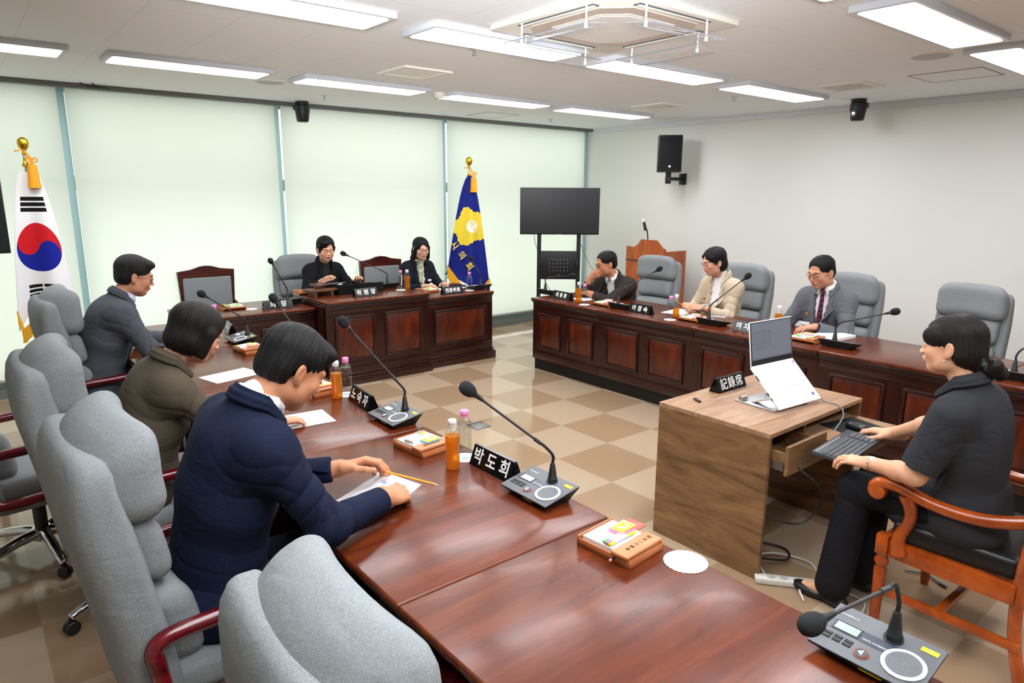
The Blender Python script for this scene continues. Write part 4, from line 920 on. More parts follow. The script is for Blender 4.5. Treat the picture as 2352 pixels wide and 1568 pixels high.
MB().box((0, .05, .0133), (.11, .065, .0008), M=T).done('touchpad', mat('pad', 'EDEDF0', .3), b_, smooth=False)
MB().box((.125, .035, .0134), (.014, .016, .001), M=T).done('blue_sticker', mat('blue_sticker', '2A5AC8', .5), b_, smooth=False)
MB().box((.145, .225, .0134), (.016, .016, .001), M=T).done('purple_sticker', mat('purple_sticker', 'B48AD0', .5), b_, smooth=False)
MB().box((-.164, .06, .006), (.002, .012, .005), M=T).box((-.164, .09, .006), (.002, .014, .006), M=T).box((-.164, .18, .006), (.002, .03, .005), M=T).done('ports', BLACK, b_, smooth=False)
hz = T @ Vector((0, .245, .008)); T2 = Matrix.Translation(hz) @ Matrix.Rotation(math.radians(82), 4, 'X')
s_ = MB().box((0, .108, 0), (.325, .218, .006), .003, 2, M=T2).done('lid', mlp, t)
T3 = T2 @ Matrix.Translation((0, 0, .0035))
MB().box((0, .108, 0), (.317, .21, .001), M=T3).done('bezel', BLACK, s_, smooth=False)
msr = mat('laptop_screen', '3A3D44', .3, emit='9CA2AE', estr=.22)
MB().box((0, .118, .0008), (.303, .182, .0008), M=T3).done('display', msr, s_, smooth=False)
mg = mat('screen_grey', '303338', .4, emit='70788A', estr=.15)
u = MB(); u.box((-.08, .165, .0016), (.13, .002, .0004), M=T3); u.box((-.018, .125, .0016), (.002, .08, .0004), M=T3)
for i in range(8): u.box((-.085, .155-.0105*i, .0016), (.10, .0012, .0004), M=T3)
u.box((0, .03, .0016), (.30, .005, .0004), M=T3); u.done('screen_text', mg, s_, smooth=False)
MB().box((-.10, .198, .0016), (.02, .006, .0004), M=T3).done('screen_icon', mat('screen_blue', '4A78C8', .4), s_, smooth=False); MB().box((-.01, .045, .0016), (.006, .006, .0004), M=T3).done('screen_mark', mat('screen_red', 'C23A3A', .4), s_, smooth=False)
mcb = mat('black_cable', '141416', .5)
tag(MB().tube(bez([(3.42, 1.75, .80), (3.47, 1.70, .80), (3.44, 1.62, .755), (3.45, 1.54, .745), (3.42, 1.50, .70), (3.30, 1.50, .62)], 8), .004, 8).tube([(3.41, 1.78, .81), (3.44, 1.73, .80)], .007, 8).done('laptop_cable', mat('grey_cable', '707478', .6)), 'grey cable running from the laptop over the walnut desk edge', 'cable')
tag(MB().tube(bez([(2.84, 1.42, .60), (2.90, 1.34, .52), (2.98, 1.36, .40), (2.93, 1.42, .30), (2.84, 1.5, .31), (2.80, 1.56, .36)], 8), .005, 8).done('drawer_cable', mcb), 'black cable looping below the open drawer of the walnut desk', 'cable')
tag(MB().box((0, 0, .005), (.018, .062, .010), .002).done('usb_stick', BLACK, None, loc=(2.95, 2.055, .74), rot=(0, 0, -.5)), 'small black stick lying on the walnut desk left of the name sign', 'memory stick')
# ---- keyboard, mouse pad, mouse
t = thing('keyboard', 'black computer keyboard on the pulled-out shelf under the recorder\'s left hand', 'keyboard', (3.115, 1.33, .664), .08)
MB().box((0, 0, 0), (.42, .16, .018), .004, 2, M=Matrix.Rotation(math.radians(3), 4, 'X')).done('keyboard_case', mat('kbd_grey', '3A3D42', .4), t)
kk = MB(); Tk = Matrix.Rotation(math.radians(3), 4, 'X')
for r in range(5):
    for c_ in range(19):
        if c_ in (14,): continue
        kk.box((-.19+.0205*c_, -.058+.0215*r, .011), (.0185, .019, .006), .0015, 1, M=Tk)
kk.done('keys', mat('kbd_key', '45484D', .45), t, smooth=False)
kk = MB()
for c_ in range(15): kk.box((-.19+.018*c_, .064, .0096), (.008, .004, .001), M=Tk)
kk.done('media_keys', LIGHTP, t, smooth=False)
tag(MB().box((0, 0, .002), (.26, .30, .004), .0015, 1).done('mouse_pad', mat('pad_black', '0D0D0F', .8), None, loc=(3.46, 1.42, .644), rot=(0, 0, -.25)), 'black mouse pad on the keyboard shelf', 'mouse pad')
tag(MB().rbox((.062, .11, .036), .02, 8, lambda q: (q.x*(1-.2*abs(q.y)/.055), q.y, q.z+.018-(.008*(q.y/.055)**2 if q.z > 0 else 0))).done('mouse', mat('mouse_black', '1B1C1F', .35), None, loc=(3.43, 1.43, .648), rot=(0, 0, -.1), angle=80), 'black computer mouse under the recorder\'s right hand', 'computer mouse')
# ---- floor: power strip and cables
t = thing('power_strip', 'white power strip on the floor beside the walnut desk', 'power strip', (2.86, 1.42, 0), -.9)
MB().box((0, 0, .018), (.30, .052, .034), .008, 3).done('strip_body', mat('strip_white', 'D9D7CF', .5), t)
for i in range(3): MB().cyl((-.08+.06*i, 0, .036), .018, .004, 18).done('socket', mat('socket_grey', 'B4B2AC', .5), t)
MB().box((.12, 0, .036), (.018, .012, .004)).done('switch', BLACK, t)
mwc = mat('white_cable', 'D0CEC6', .5)
tag(MB().tube(bez([(2.96, 1.32, .02), (3.0, 1.22, .01), (2.98, 1.12, .01), (2.86, 1.08, .01), (2.75, 1.0, .01)], 8), .005, 8).tube(bez([(2.82, 1.52, .03), (2.9, 1.62, .04), (3.05, 1.6, .02), (3.12, 1.45, .01), (3.0, 1.35, .015), (2.86, 1.36, .02), (2.78, 1.30, .01)], 8), .005, 8).done('white_cable', mwc), 'white cables coiled on the floor around the power strip', 'cable')
tag(MB().tube(bez([(2.84, 1.75, .01), (2.95, 1.66, .03), (3.08, 1.72, .02), (3.15, 1.60, .01), (3.02, 1.52, .03), (2.88, 1.62, .05), (2.86, 1.8, .01)], 8), .006, 8).done('black_cable', mcb), 'black cables tangled on the floor under the walnut desk', 'cable')
tag(MB().tube(bez([(3.42, 1.12, .01), (3.46, 1.04, .012), (3.43, .97, .01)], 6), .005, 8).tube([(3.43, .97, .01), (3.42, .935, .01)], .008, 8).done('cable_end', mat('grey_cable', '707478', .6)), 'loose grey cable plug lying on the floor under the wooden armchair', 'cable')

t = thing('floor_outlet', 'small square metal outlet plate set in the tiled floor', 'floor outlet', (3.05, 4.15, 0))
MB().box((0, 0, .004), (.14, .14, .008), .002).done('outlet_plate', STEEL, t); MB().box((0, 0, .009), (.09, .09, .003), .001).done('outlet_lid', mat('outlet_grey', '8A8C88', .4, .5), t)
# ================================================================ people: smooth distance-field bodies
F32 = np.float32
def V3(*a): return np.array(a, dtype=float)
def nrm(v): v = np.array(v, float); return v/np.linalg.norm(v)
def cap_(a, b, ra, rb=None, k=.01): return ('c', np.array(a, float), np.array(b, float), ra, ra if rb is None else rb, k)
def ell_(c, r, k=.01, R=None): return ('e', np.array(c, float), np.array(r, float), np.eye(3) if R is None else np.array(R), 0, k)
def box_(c, h, rd=.01, k=.01, R=None): return ('b', np.array(c, float), np.array(h, float), np.eye(3) if R is None else np.array(R), rd, k)
def tfm(pr, R, T, s=1.0):
    out = []
    if s != 1: pr = [(('c', p[1]*s, p[2]*s, p[3]*s, p[4]*s, p[5]) if p[0] == 'c' else (p[0], p[1]*s, p[2]*s)+p[3:]) for p in pr]
    for p in pr:
        if p[0] == 'c': out.append(('c', R@p[1]+T, R@p[2]+T)+p[3:])
        else: out.append((p[0], R@p[1]+T, p[2], R@p[3])+p[4:])
    return out
def bnd(p):
    if p[0] == 'c': r = max(p[3], p[4]); return np.minimum(p[1], p[2])-r, np.maximum(p[1], p[2])+r
    e = np.abs(p[3])@p[2]+p[4]; return p[1]-e, p[1]+e
def sdf(prims, h, clip=None):
    pos = [bnd(p) for p in prims if p[-1] >= 0]
    lo = np.min([b[0] for b in pos], 0)-3*h; hi = np.max([b[1] for b in pos], 0)+3*h
    if clip is not None: lo = np.maximum(lo, clip[0]); hi = np.minimum(hi, clip[1])
    n = np.ceil((hi-lo)/h).astype(int)+1
    ax = [(lo[i]+h*np.arange(n[i])).astype(F32) for i in range(3)]
    D = np.full(n, .5, F32)
    for p in prims:
        k = abs(p[-1]); sub = p[-1] < 0; a, b = bnd(p); mg = max(k, .004)+4*h
        s = [slice(max(0, int((a[i]-mg-lo[i])/h)), max(0, min(n[i], int((b[i]+mg-lo[i])/h)+2))) for i in range(3)]
        if any(q.stop <= q.start for q in s): continue
        X = ax[0][s[0]][:, None, None]; Y = ax[1][s[1]][None, :, None]; Z = ax[2][s[2]][None, None, :]
        if p[0] == 'c':
            A, B = p[1], p[2]; ba = B-A; L2 = max(ba@ba, 1e-12)
            px, py, pz = X-A[0], Y-A[1], Z-A[2]; t = np.clip((px*ba[0]+py*ba[1]+pz*ba[2])/L2, 0, 1).astype(F32)
            d = np.sqrt((px-t*ba[0])**2+(py-t*ba[1])**2+(pz-t*ba[2])**2)-(p[3]+(p[4]-p[3])*t)
        else:
            R = p[3]; q = [(X-p[1][0])*R[0, j]+(Y-p[1][1])*R[1, j]+(Z-p[1][2])*R[2, j] for j in range(3)]
            if p[0] == 'e':
                r = p[2]; k0 = np.sqrt((q[0]/r[0])**2+(q[1]/r[1])**2+(q[2]/r[2])**2); k1 = np.sqrt((q[0]/r[0]**2)**2+(q[1]/r[1]**2)**2+(q[2]/r[2]**2)**2)
                d = k0*(k0-1)/np.maximum(k1, 1e-6)
            else:
                r = p[2]-p[4]; m = [np.abs(q[j])-r[j] for j in range(3)]
                d = np.sqrt(sum(np.maximum(v, 0)**2 for v in m))+np.minimum(np.maximum(np.maximum(m[0], m[1]), m[2]), 0)-p[4]
        Dv = D[s[0], s[1], s[2]]; d = d.astype(F32)
        kk = max(k, 1e-5)
        if sub: hh = np.maximum(kk-np.abs(-Dv-d), 0)/kk; D[s[0], s[1], s[2]] = -(np.minimum(-Dv, d)-hh*hh*kk*.25)
        else: hh = np.maximum(kk-np.abs(Dv-d), 0)/kk; D[s[0], s[1], s[2]] = np.minimum(Dv, d)-hh*hh*kk*.25
    if clip is not None: pass
    return D, lo, h
def nets(D, lo, h):
    S_ = D < 0; n = D.shape
    c = np.zeros((n[0]-1, n[1]-1, n[2]-1), np.int8)
    for i in (0, 1):
        for j in (0, 1):
            for k in (0, 1): c += S_[i:n[0]-1+i, j:n[1]-1+j, k:n[2]-1+k]
    idx = np.argwhere((c > 0) & (c < 8)); vid = np.full(c.shape, -1, np.int32); vid[tuple(idx.T)] = np.arange(len(idx))
    acc = np.zeros((len(idx), 3)); cnt = np.zeros(len(idx))
    for a in range(3):
        o = [q for q in range(3) if q != a]
        for u in (0, 1):
            for v in (0, 1):
                off = np.zeros(3, int); off[o[0]] = u; off[o[1]] = v; off2 = off.copy(); off2[a] = 1
                A = D[tuple((idx+off).T)]; B = D[tuple((idx+off2).T)]; cr = (A < 0) != (B < 0)
                t = np.where(cr, A/np.where(cr, A-B, 1), 0); P = np.tile(off.astype(float), (len(idx), 1)); P[:, a] += t
                acc[cr] += P[cr]; cnt[cr] += 1
    Vt = (idx+acc/cnt[:, None])*h+lo; F = []
    for a in range(3):
        o = [(a+1) % 3, (a+2) % 3]; sl0 = [slice(None)]*3; sl1 = [slice(None)]*3; sl0[a] = slice(0, n[a]-1); sl1[a] = slice(1, n[a])
        A = S_[tuple(sl0)]; B = S_[tuple(sl1)]; e = np.argwhere(A != B)
        e = e[(e[:, o[0]] > 0) & (e[:, o[1]] > 0) & (e[:, o[0]] < n[o[0]]-1) & (e[:, o[1]] < n[o[1]]-1)]
        fl = A[tuple(e.T)]
        d0 = np.zeros(3, int); d0[o[0]] = 1; d1 = np.zeros(3, int); d1[o[1]] = 1
        q = np.stack([vid[tuple((e-d0-d1).T)], vid[tuple((e-d1).T)], vid[tuple(e.T)], vid[tuple((e-d0).T)]], 1)
        q[~fl] = q[~fl][:, ::-1]; F.append(q)
    return Vt, np.concatenate(F)
def vnorm(Vt, F):
    a = Vt[F[:, 2]]-Vt[F[:, 0]]; b = Vt[F[:, 3]]-Vt[F[:, 1]]; fn = np.cross(a, b); Nn = np.zeros_like(Vt)
    for i in range(4): np.add.at(Nn, F[:, i], fn)
    return Nn/np.maximum(np.linalg.norm(Nn, axis=1), 1e-9)[:, None]
def grow(prims, h, disp=None, clip=None):
    Vt, F = nets(*sdf(prims, h, clip))
    if disp is not None: Vt = Vt+vnorm(Vt, F)*disp(Vt)[:, None]
    return Vt, F
def to_obj(name, pieces, m, parent, col=None):
    Vt = np.concatenate([p[0] for p in pieces]); o_ = 0; Fs = []
    for v_, f in pieces: Fs.append(f+o_); o_ += len(v_)
    F = np.concatenate(Fs); me = bpy.data.meshes.new(name)
    me.vertices.add(len(Vt)); me.vertices.foreach_set('co', Vt.astype(F32).ravel())
    me.loops.add(F.size); me.loops.foreach_set('vertex_index', F.astype(np.int32).ravel())
    me.polygons.add(len(F)); me.polygons.foreach_set('loop_start', np.arange(0, F.size, 4, dtype=np.int32)); me.polygons.foreach_set('loop_total', np.full(len(F), 4, np.int32))
    me.update(calc_edges=True); me.validate(); me.shade_smooth(); me.materials.append(m)
    if col is not None:
        at = me.color_attributes.new('Col', 'FLOAT_COLOR', 'POINT'); c = np.ones((len(Vt), 4), F32); c[:, :3] = col; at.data.foreach_set('color', c.ravel())
    o = bpy.data.objects.new(name, me); COL.objects.link(o)
    if parent: o.parent = parent
    return o
def skin_mat():
    m = mat('skin', 'D9A080', .48, spec=.35); a = N(m, 'ShaderNodeVertexColor'); a.layer_name = 'Col'
    nz = noise(m, coord(m), 45, 3); mx = N(m, 'ShaderNodeMix', data_type='RGBA', blend_type='MULTIPLY'); mx.inputs['Factor'].default_value = .5
    L(m, a.outputs['Color'], mx.inputs['A']); L(m, ramp(m, nz, [(.3, 'F0DCD4'), (.7, 'FFFFFF')]), mx.inputs['B']); L(m, mx.outputs['Result'], pb(m).inputs['Base Color'])
    pb(m).inputs['Subsurface Weight'].default_value = .12; pb(m).inputs['Subsurface Radius'].default_value = (.012, .005, .003); pb(m).inputs['Subsurface Scale'].default_value = 1
    bump(m, noise(m, coord(m), 500, 3), .15, .0006); return m
SKIN = skin_mat()
def lin(h): return np.array(srgb(h)[:3])
rng = np.random.RandomState(5)
_W = [(nrm(rng.randn(3)), rng.uniform(0, 6.28)) for _ in range(24)]
def wob(P, f, s=0):   # cheap smooth 3-d noise
    r = 0
    for i in range(6):
        d, ph = _W[(i+s*5) % 24]; r = r+np.sin((P@d)*f*(1+.17*i)+ph)
    return r/6
def folds(A=.004, f=60, seed=0, pts=()):
    """cloth creases: a soft overall unevenness plus narrow creases across the given joints (centre, reach, amount, axis)"""
    def g(P):
        d = A*.22*wob(P, 17, seed)
        n1 = wob(P, 14, seed+1)
        for i, (c, r, a, ax_) in enumerate(pts):
            w_ = np.exp(-((P-np.array(c))**2).sum(1)/r**2); v = np.abs(np.sin((P@nrm(ax_))*f*.5+2.6*n1+i*1.3))
            d = d+A*a*w_*(.5-1.9*(1-v)**2.4)
        return d
    return g
# ---- head, in head space: +y face, +x right, origin between the ears
def head_prims(fem=False, asian=True, jaw=1.0):
    if fem: jaw = jaw*.95
    P = [ell_((0, -.014, .036), (.076, .095, .084)), ell_((0, .022, -.03), (.062*jaw, .064, .083), .03), ell_((0, .054, -.088), (.026*jaw, .026, .02), .035)]
    for s in (-1, 1):
        P += [ell_((s*.048*jaw, .012, -.062), (.022, .04, .03), .03), ell_((s*.040, .056, -.022), (.025, .022, .022), .03), cap_((s*.008, .088, .026), (s*.042, .076, .028), .0075, .007, .02)]
    for s in (-1, 1): P += [ell_((s*.031, .098, .006), (.019, .016, .011), -.014)]
    nz = .004 if fem else 0
    P += [cap_((0, .083-nz*.5, .016), (0, .102-nz, -.020), .0065, .0085-nz*.3, .012), ell_((0, .106-nz, -.026), (.0095-nz*.4, .0095-nz*.4, .0085-nz*.3), .008)]
    for s in (-1, 1): P += [ell_((s*.0115, .097, -.028), (.0075, .009, .0065), .006), ell_((s*.031, .0745, .004), (.0155, .0155, .0125), .003)]
    P += [ell_((0, .083, -.054), (.026, .014, .016), .012), ell_((0, .0925, -.0505), (.021, .0075, .0045), .005), ell_((0, .0905, -.0605), (.017, .0075, .0055), .004), cap_((-.022, .091, -.0555), (.022, .091, -.0555), .0016, None, -.004)]
    for s in (-1, 1):
        R = np.array(Euler((.12, 0, s*.42)).to_matrix())
        P += [ell_((s*.0785, -.012, -.006), (.0075, .0185, .031), .006, R), ell_((s*.074, -.004, -.030), (.006, .010, .012), .006, R), ell_((s*.0855, -.008, .000), (.0045, .0095, .017), -.004, R), cap_((s*.0855, .0, -.008), (s*.083, .004, -.012), .004, .004, -.003)]
    return P
def head_col(P, base, lips=None, brow='241A16', eyes=False):
    """tint by place on the head (natural colour of lips, brows, lashes; painted shade in mouth line and nostrils)"""
    c = np.tile(base, (len(P), 1)); x, y, z = P[:, 0], P[:, 1], P[:, 2]; ax = np.abs(x)
    f = y > .05
    def blend(msk, colr, a): m = np.clip(msk, 0, 1)[:, None]*a; return c*(1-m)+colr*m
    lp = np.exp(-((ax/.021)**4+((z+.0555)/.0085)**4))*f; c = blend(lp, lins if (lins := lin(lips or 'B5665A')) is not None else 0, .85 if lips else .55)
    c = blend(np.exp(-((ax/.017)**4+((z+.0555)/.0012)**2))*f, lin('5A2A26'), .7)  # shade between the lips, painted into the skin colour
    bz = z-(.0265+.004*np.sin((ax-.012)/.03*PI)); c = blend(np.exp(-(((ax-.030)/.0175)**6+(bz/.0036)**4))*f, lin(brow), .8)
    ez = z-(.0015-.0016*((ax-.031)/.012)**2); c = blend(np.exp(-(((ax-.031)/.0145)**6+(ez/.0016)**2))*f, lin('1A1210'), .95)
    if eyes:
        e2 = np.exp(-(((ax-.031)/.0125)**4+((z-.0025)/.0042)**4))*f; c = blend(e2, lin('E8E2DC'), .9); c = blend(np.exp(-(((ax-.031)/.0050)**4+((z-.0028)/.0046)**4))*f, lin('1A100C'), .95)
        c = blend(np.exp(-(((ax-.031)/.0150)**6+((z-.0068)/.0016)**2))*f, lin('140E0C'), .95)
    c = blend(np.exp(-(((ax-.04)/.02)**2+((z+.02)/.016)**2))*f, lin('D98870'), .18)
    c = blend(np.exp(-((ax-.0085)/.0035)**2-((z+.033)/.003)**2)*f, lin('5A2E22'), .6)  # nostril shade painted as dark spots in the skin colour
    return c
# ---- hair
def hair_prims(style):
    if style == 'short':
        return [ell_((0, -.018, .046), (.083, .101, .083)), ell_((0, -.045, -.005), (.078, .066, .066), .02), ell_((0, .098, -.008), (.074, .054, .098), -.006), ell_((-.02, .10, .05), (.05, .045, .035), -.006),
                cap_((-.11, -.002, -.026), (-.066, .03, -.075), .046, .055, -.006), cap_((.11, -.002, -.026), (.066, .03, -.075), .046, .055, -.006), box_((0, .0, -.135), (.2, .2, .078), .01, -.01)]
    if style == 'quiff':
        return [ell_((0, -.020, .050), (.085, .103, .086)), ell_((.01, .060, .088), (.055, .036, .026), .03), ell_((0, -.048, -.005), (.079, .064, .070), .02), ell_((0, .102, -.012), (.074, .056, .098), -.006),
                cap_((-.115, -.004, -.024), (-.068, .03, -.075), .048, .058, -.006), cap_((.115, -.004, -.024), (.068, .03, -.075), .048, .058, -.006), box_((0, .0, -.138), (.2, .2, .078), .01, -.012)]
    if style == 'bob':
        return [ell_((0, -.018, .046), (.094, .112, .090)), ell_((0, -.03, -.035), (.096, .090, .078), .03), cap_((-.076, .03, .02), (-.072, .032, -.070), .026, .020, .02), cap_((.076, .03, .02), (.072, .032, -.070), .026, .020, .02),
                ell_((.01, .104, -.040), (.056, .05, .105), -.012), box_((0, 0, -.178), (.2, .2, .078), .01, -.012), cap_((0, -.03, -.14), (0, -.03, -.06), .055, .05, -.01)]
    if style == 'long':
        return [ell_((0, -.018, .044), (.088, .108, .087)), ell_((0, -.04, -.05), (.092, .076, .09), .03), cap_((-.076, .025, .02), (-.088, .015, -.105), .022, .022, .02), cap_((.076, .025, .02), (.088, .015, -.105), .022, .022, .02),
                ell_((0, .106, -.03), (.054, .052, .112), -.008), ell_((.018, .11, .04), (.04, .05, .05), -.008), ell_((0, .085, -.13), (.075, .08, .05), -.01), box_((0, 0, -.215), (.2, .2, .078), .01, -.012)]
    if style == 'pixie':   # short crop, fringe swept to one side
        return [ell_((0, -.018, .050), (.089, .107, .090)), ell_((.02, .035, .088), (.06, .055, .03), .03), ell_((0, -.045, -.010), (.084, .072, .08), .02), cap_((.074, .045, .05), (.072, .04, -.025), .018, .010, .01), cap_((-.076, .035, .03), (-.074, .03, -.035), .014, .008, .01),
                ell_((-.012, .108, -.030), (.064, .052, .108), -.006), ell_((-.03, .10, .055), (.035, .05, .028), -.008), cap_((-.11, -.002, -.03), (-.07, .03, -.075), .040, .05, -.006), cap_((.11, -.002, -.03), (.07, .03, -.075), .040, .05, -.006), box_((0, 0, -.155), (.2, .2, .078), .01, -.012)]
    if style == 'tucked':  # chin-short hair tucked behind the ears, parted on one side
        return [ell_((0, -.020, .048), (.089, .108, .090)), ell_((0, -.048, -.025), (.088, .075, .085), .02), cap_((.072, .05, .06), (.078, .02, .0), .016, .010, .01), cap_((-.072, .05, .06), (-.078, .02, .0), .016, .010, .01),
                ell_((0, .108, -.030), (.066, .052, .112), -.006), ell_((.02, .105, .06), (.04, .05, .03), -.008), cap_((-.11, .004, -.03), (-.07, .04, -.085), .038, .05, -.006), cap_((.11, .004, -.03), (.07, .04, -.085), .038, .05, -.006), box_((0, 0, -.178), (.2, .2, .078), .01, -.012)]
    if style == 'bun':
        return [ell_((0, -.024, .044), (.083, .103, .086)), ell_((0, -.05, -.02), (.082, .073, .07), .03), cap_((0, -.08, -.06), (0, -.125, -.085), .045, .03, .02), ell_((-.055, .045, .045), (.028, .04, .04), .02), ell_((.055, .045, .045), (.028, .04, .04), .02), ell_((.012, .048, .072), (.046, .030, .024), .02), cap_((-.072, -.03, -.03), (-.070, -.022, -.075), .016, .007, .01), cap_((.072, -.03, -.03), (.070, -.022, -.075), .016, .007, .01),
                ell_((0, .113, -.040), (.062, .055, .106), -.006), cap_((-.11, -.002, -.030), (-.085, .02, -.085), .040, .06, -.006), cap_((.11, -.002, -.030), (.085, .02, -.085), .040, .06, -.006), box_((0, .03, -.165), (.2, .1, .078), .01, -.012)]
def hair_disp(A, n=46, c=(0, -.035, .10)):
    c = np.array(c)
    def g(P):
        d = P-c; az = np.arctan2(d[:, 0], d[:, 1]-.05); el = np.arctan2(-d[:, 2], np.hypot(d[:, 0], d[:, 1]))
        w_ = wob(P, 34, 2)
        return A*(np.sin(az*n+w_*5)*.5+np.sin(az*n*2.3+w_*9+1)*.35+np.sin(az*n*.4+el*3+w_*3)*.9)*np.clip(.25+el+.9, .2, 1)
    return g
def hair_mat(name, c1, c2, rough=.5):
    m = mat(name, c1, rough, spec=.28)
    tc = N(m, 'ShaderNodeTexCoord'); sx = N(m, 'ShaderNodeSeparateXYZ'); L(m, tc.outputs['Object'], sx.inputs[0])
    at = N(m, 'ShaderNodeMath', operation='ARCTAN2'); L(m, sx.outputs['X'], at.inputs[0]); L(m, sx.outputs['Y'], at.inputs[1])
    cb = N(m, 'ShaderNodeCombineXYZ'); mu = N(m, 'ShaderNodeMath', operation='MULTIPLY'); mu.inputs[1].default_value = 26; L(m, at.outputs[0], mu.inputs[0]); L(m, mu.outputs[0], cb.inputs[0])
    mz = N(m, 'ShaderNodeMath', operation='MULTIPLY'); mz.inputs[1].default_value = 9; L(m, sx.outputs['Z'], mz.inputs[0]); L(m, mz.outputs[0], cb.inputs[2])
    f = noise(m, cb.outputs[0], 3.2, 4, .7, .4); L(m, ramp(m, f, [(.35, c1), (.7, c2)]), pb(m).inputs['Base Color']); bump(m, f, .8, .002); return m
HB = hair_mat('black_hair', '060506', '110F10'); HD = hair_mat('dark_brown_hair', '0B0807', '1C1310'); HG_ = hair_mat('greying_hair', '0E0D0C', '211E1C')
# ---- hands
def hand(Wp, Fd, Nd, thumb, curl=(.35, .5, .3), spread=.10, tc=.5, sc=1.0, curls=None, topen=.75):
    """Wp wrist, Fd finger direction, Nd back-of-hand normal, thumb=+1/-1 side along S"""
    Fd = nrm(Fd); Nd = nrm(np.array(Nd)-np.dot(Nd, Fd)*Fd); Sd = np.cross(Nd, Fd)*thumb; Wp = np.array(Wp, float); P = []
    def pt(f, s_, n): return Wp+sc*(Fd*f+Sd*s_+Nd*n)
    offs = (.030, .010, -.010, -.028); kl = (.090, .094, .089, .080); rad = (.0098, .0100, .0094, .0082)
    seg = ((.042, .026, .021), (.046, .030, .022), (.042, .028, .021), (.033, .021, .019))
    P.append(cap_(pt(-.05, 0, .0), pt(.012, 0, 0), .0265*sc, .0255*sc, .02)); P.append(ell_(pt(.045, 0, -.003), (.042*sc, .036*sc, .0155*sc), .018, np.stack([Fd, Sd, Nd], 1)))
    for i in range(4):
        k_ = pt(kl[i], offs[i], .004-.004*abs(i-1.3)); P.append(cap_(pt(.02, offs[i]*.6, .0), k_, .0125*sc, .0108*sc, .012))
        a = 0; p = k_; sd = nrm(Fd+Sd*(offs[i]/.03)*spread); c_ = (curls[i] if curls else curl)
        for j in range(3):
            a += c_[j]; d = sd*math.cos(a)-Nd*math.sin(a); q = p+sc*seg[i][j]*d
            P.append(cap_(p, q, rad[i]*sc*(1-.09*j), rad[i]*sc*(.93-.10*j), .0035)); p = q
    b = pt(.018, .026, -.006); m1 = b+sc*.044*nrm(Fd*.72+Sd*topen-Nd*.28); m2 = m1+sc*.034*nrm(Fd*(.95)+Sd*(topen*.75-tc*.6)-Nd*(.25+tc*.4)); m3 = m2+sc*.027*nrm(Fd*1.0+Sd*(topen*.6-tc*1.0)-Nd*(.15+tc*.45))
    P += [cap_(pt(.0, .01, -.004), b, .018*sc, .017*sc, .015), cap_(b, m1, .0165*sc, .0125*sc, .014), cap_(m1, m2, .0118*sc, .0108*sc, .005), cap_(m2, m3, .0108*sc, .0085*sc, .004)]
    return P
def ik(Sp, Wp, l1, l2, pole):
    Sp, Wp = np.array(Sp, float), np.array(Wp, float); d = Wp-Sp; L_ = np.linalg.norm(d); L2 = min(L_, (l1+l2)*.995); u = d/L_
    a = (l1*l1-l2*l2+L2*L2)/(2*L2); h = math.sqrt(max(1e-6, l1*l1-a*a)); p = np.array(pole, float); p = nrm(p-np.dot(p, u)*u)
    return Sp+u*a+p*h
def glasses(t, R, T, colr='1A1A1C', r=.0011, w_=.0225, h_=.0165):
    m_ = MB(); 
    def W(p): q = R@np.array(p)+T; return Vector(q)
    for s in (-1, 1):
        m_.tube([W((s*.031+w_*math.copysign(abs(math.cos(a))**.7, math.cos(a)), .108-.012*abs(s*.031+w_*math.cos(a))/.05*1.2, .001+h_*math.copysign(abs(math.sin(a))**.8, math.sin(a)))) for a in [2*PI*i/24 for i in range(24)]], r, 6, closed=True)
        m_.tube(bez([W((s*(.031+w_), .096, .008)), W((s*.074, .085, .009)), W((s*.083, .02, .006)), W((s*.083, -.01, -.002))], 4), r*1.1, 6)
    m_.tube(bez([W((-.009, .108, .004)), W((0, .111, .007)), W((.009, .108, .004))], 4), r, 6)
    m_.done('glasses', mat('spec_'+colr, colr, .3, .3), t)
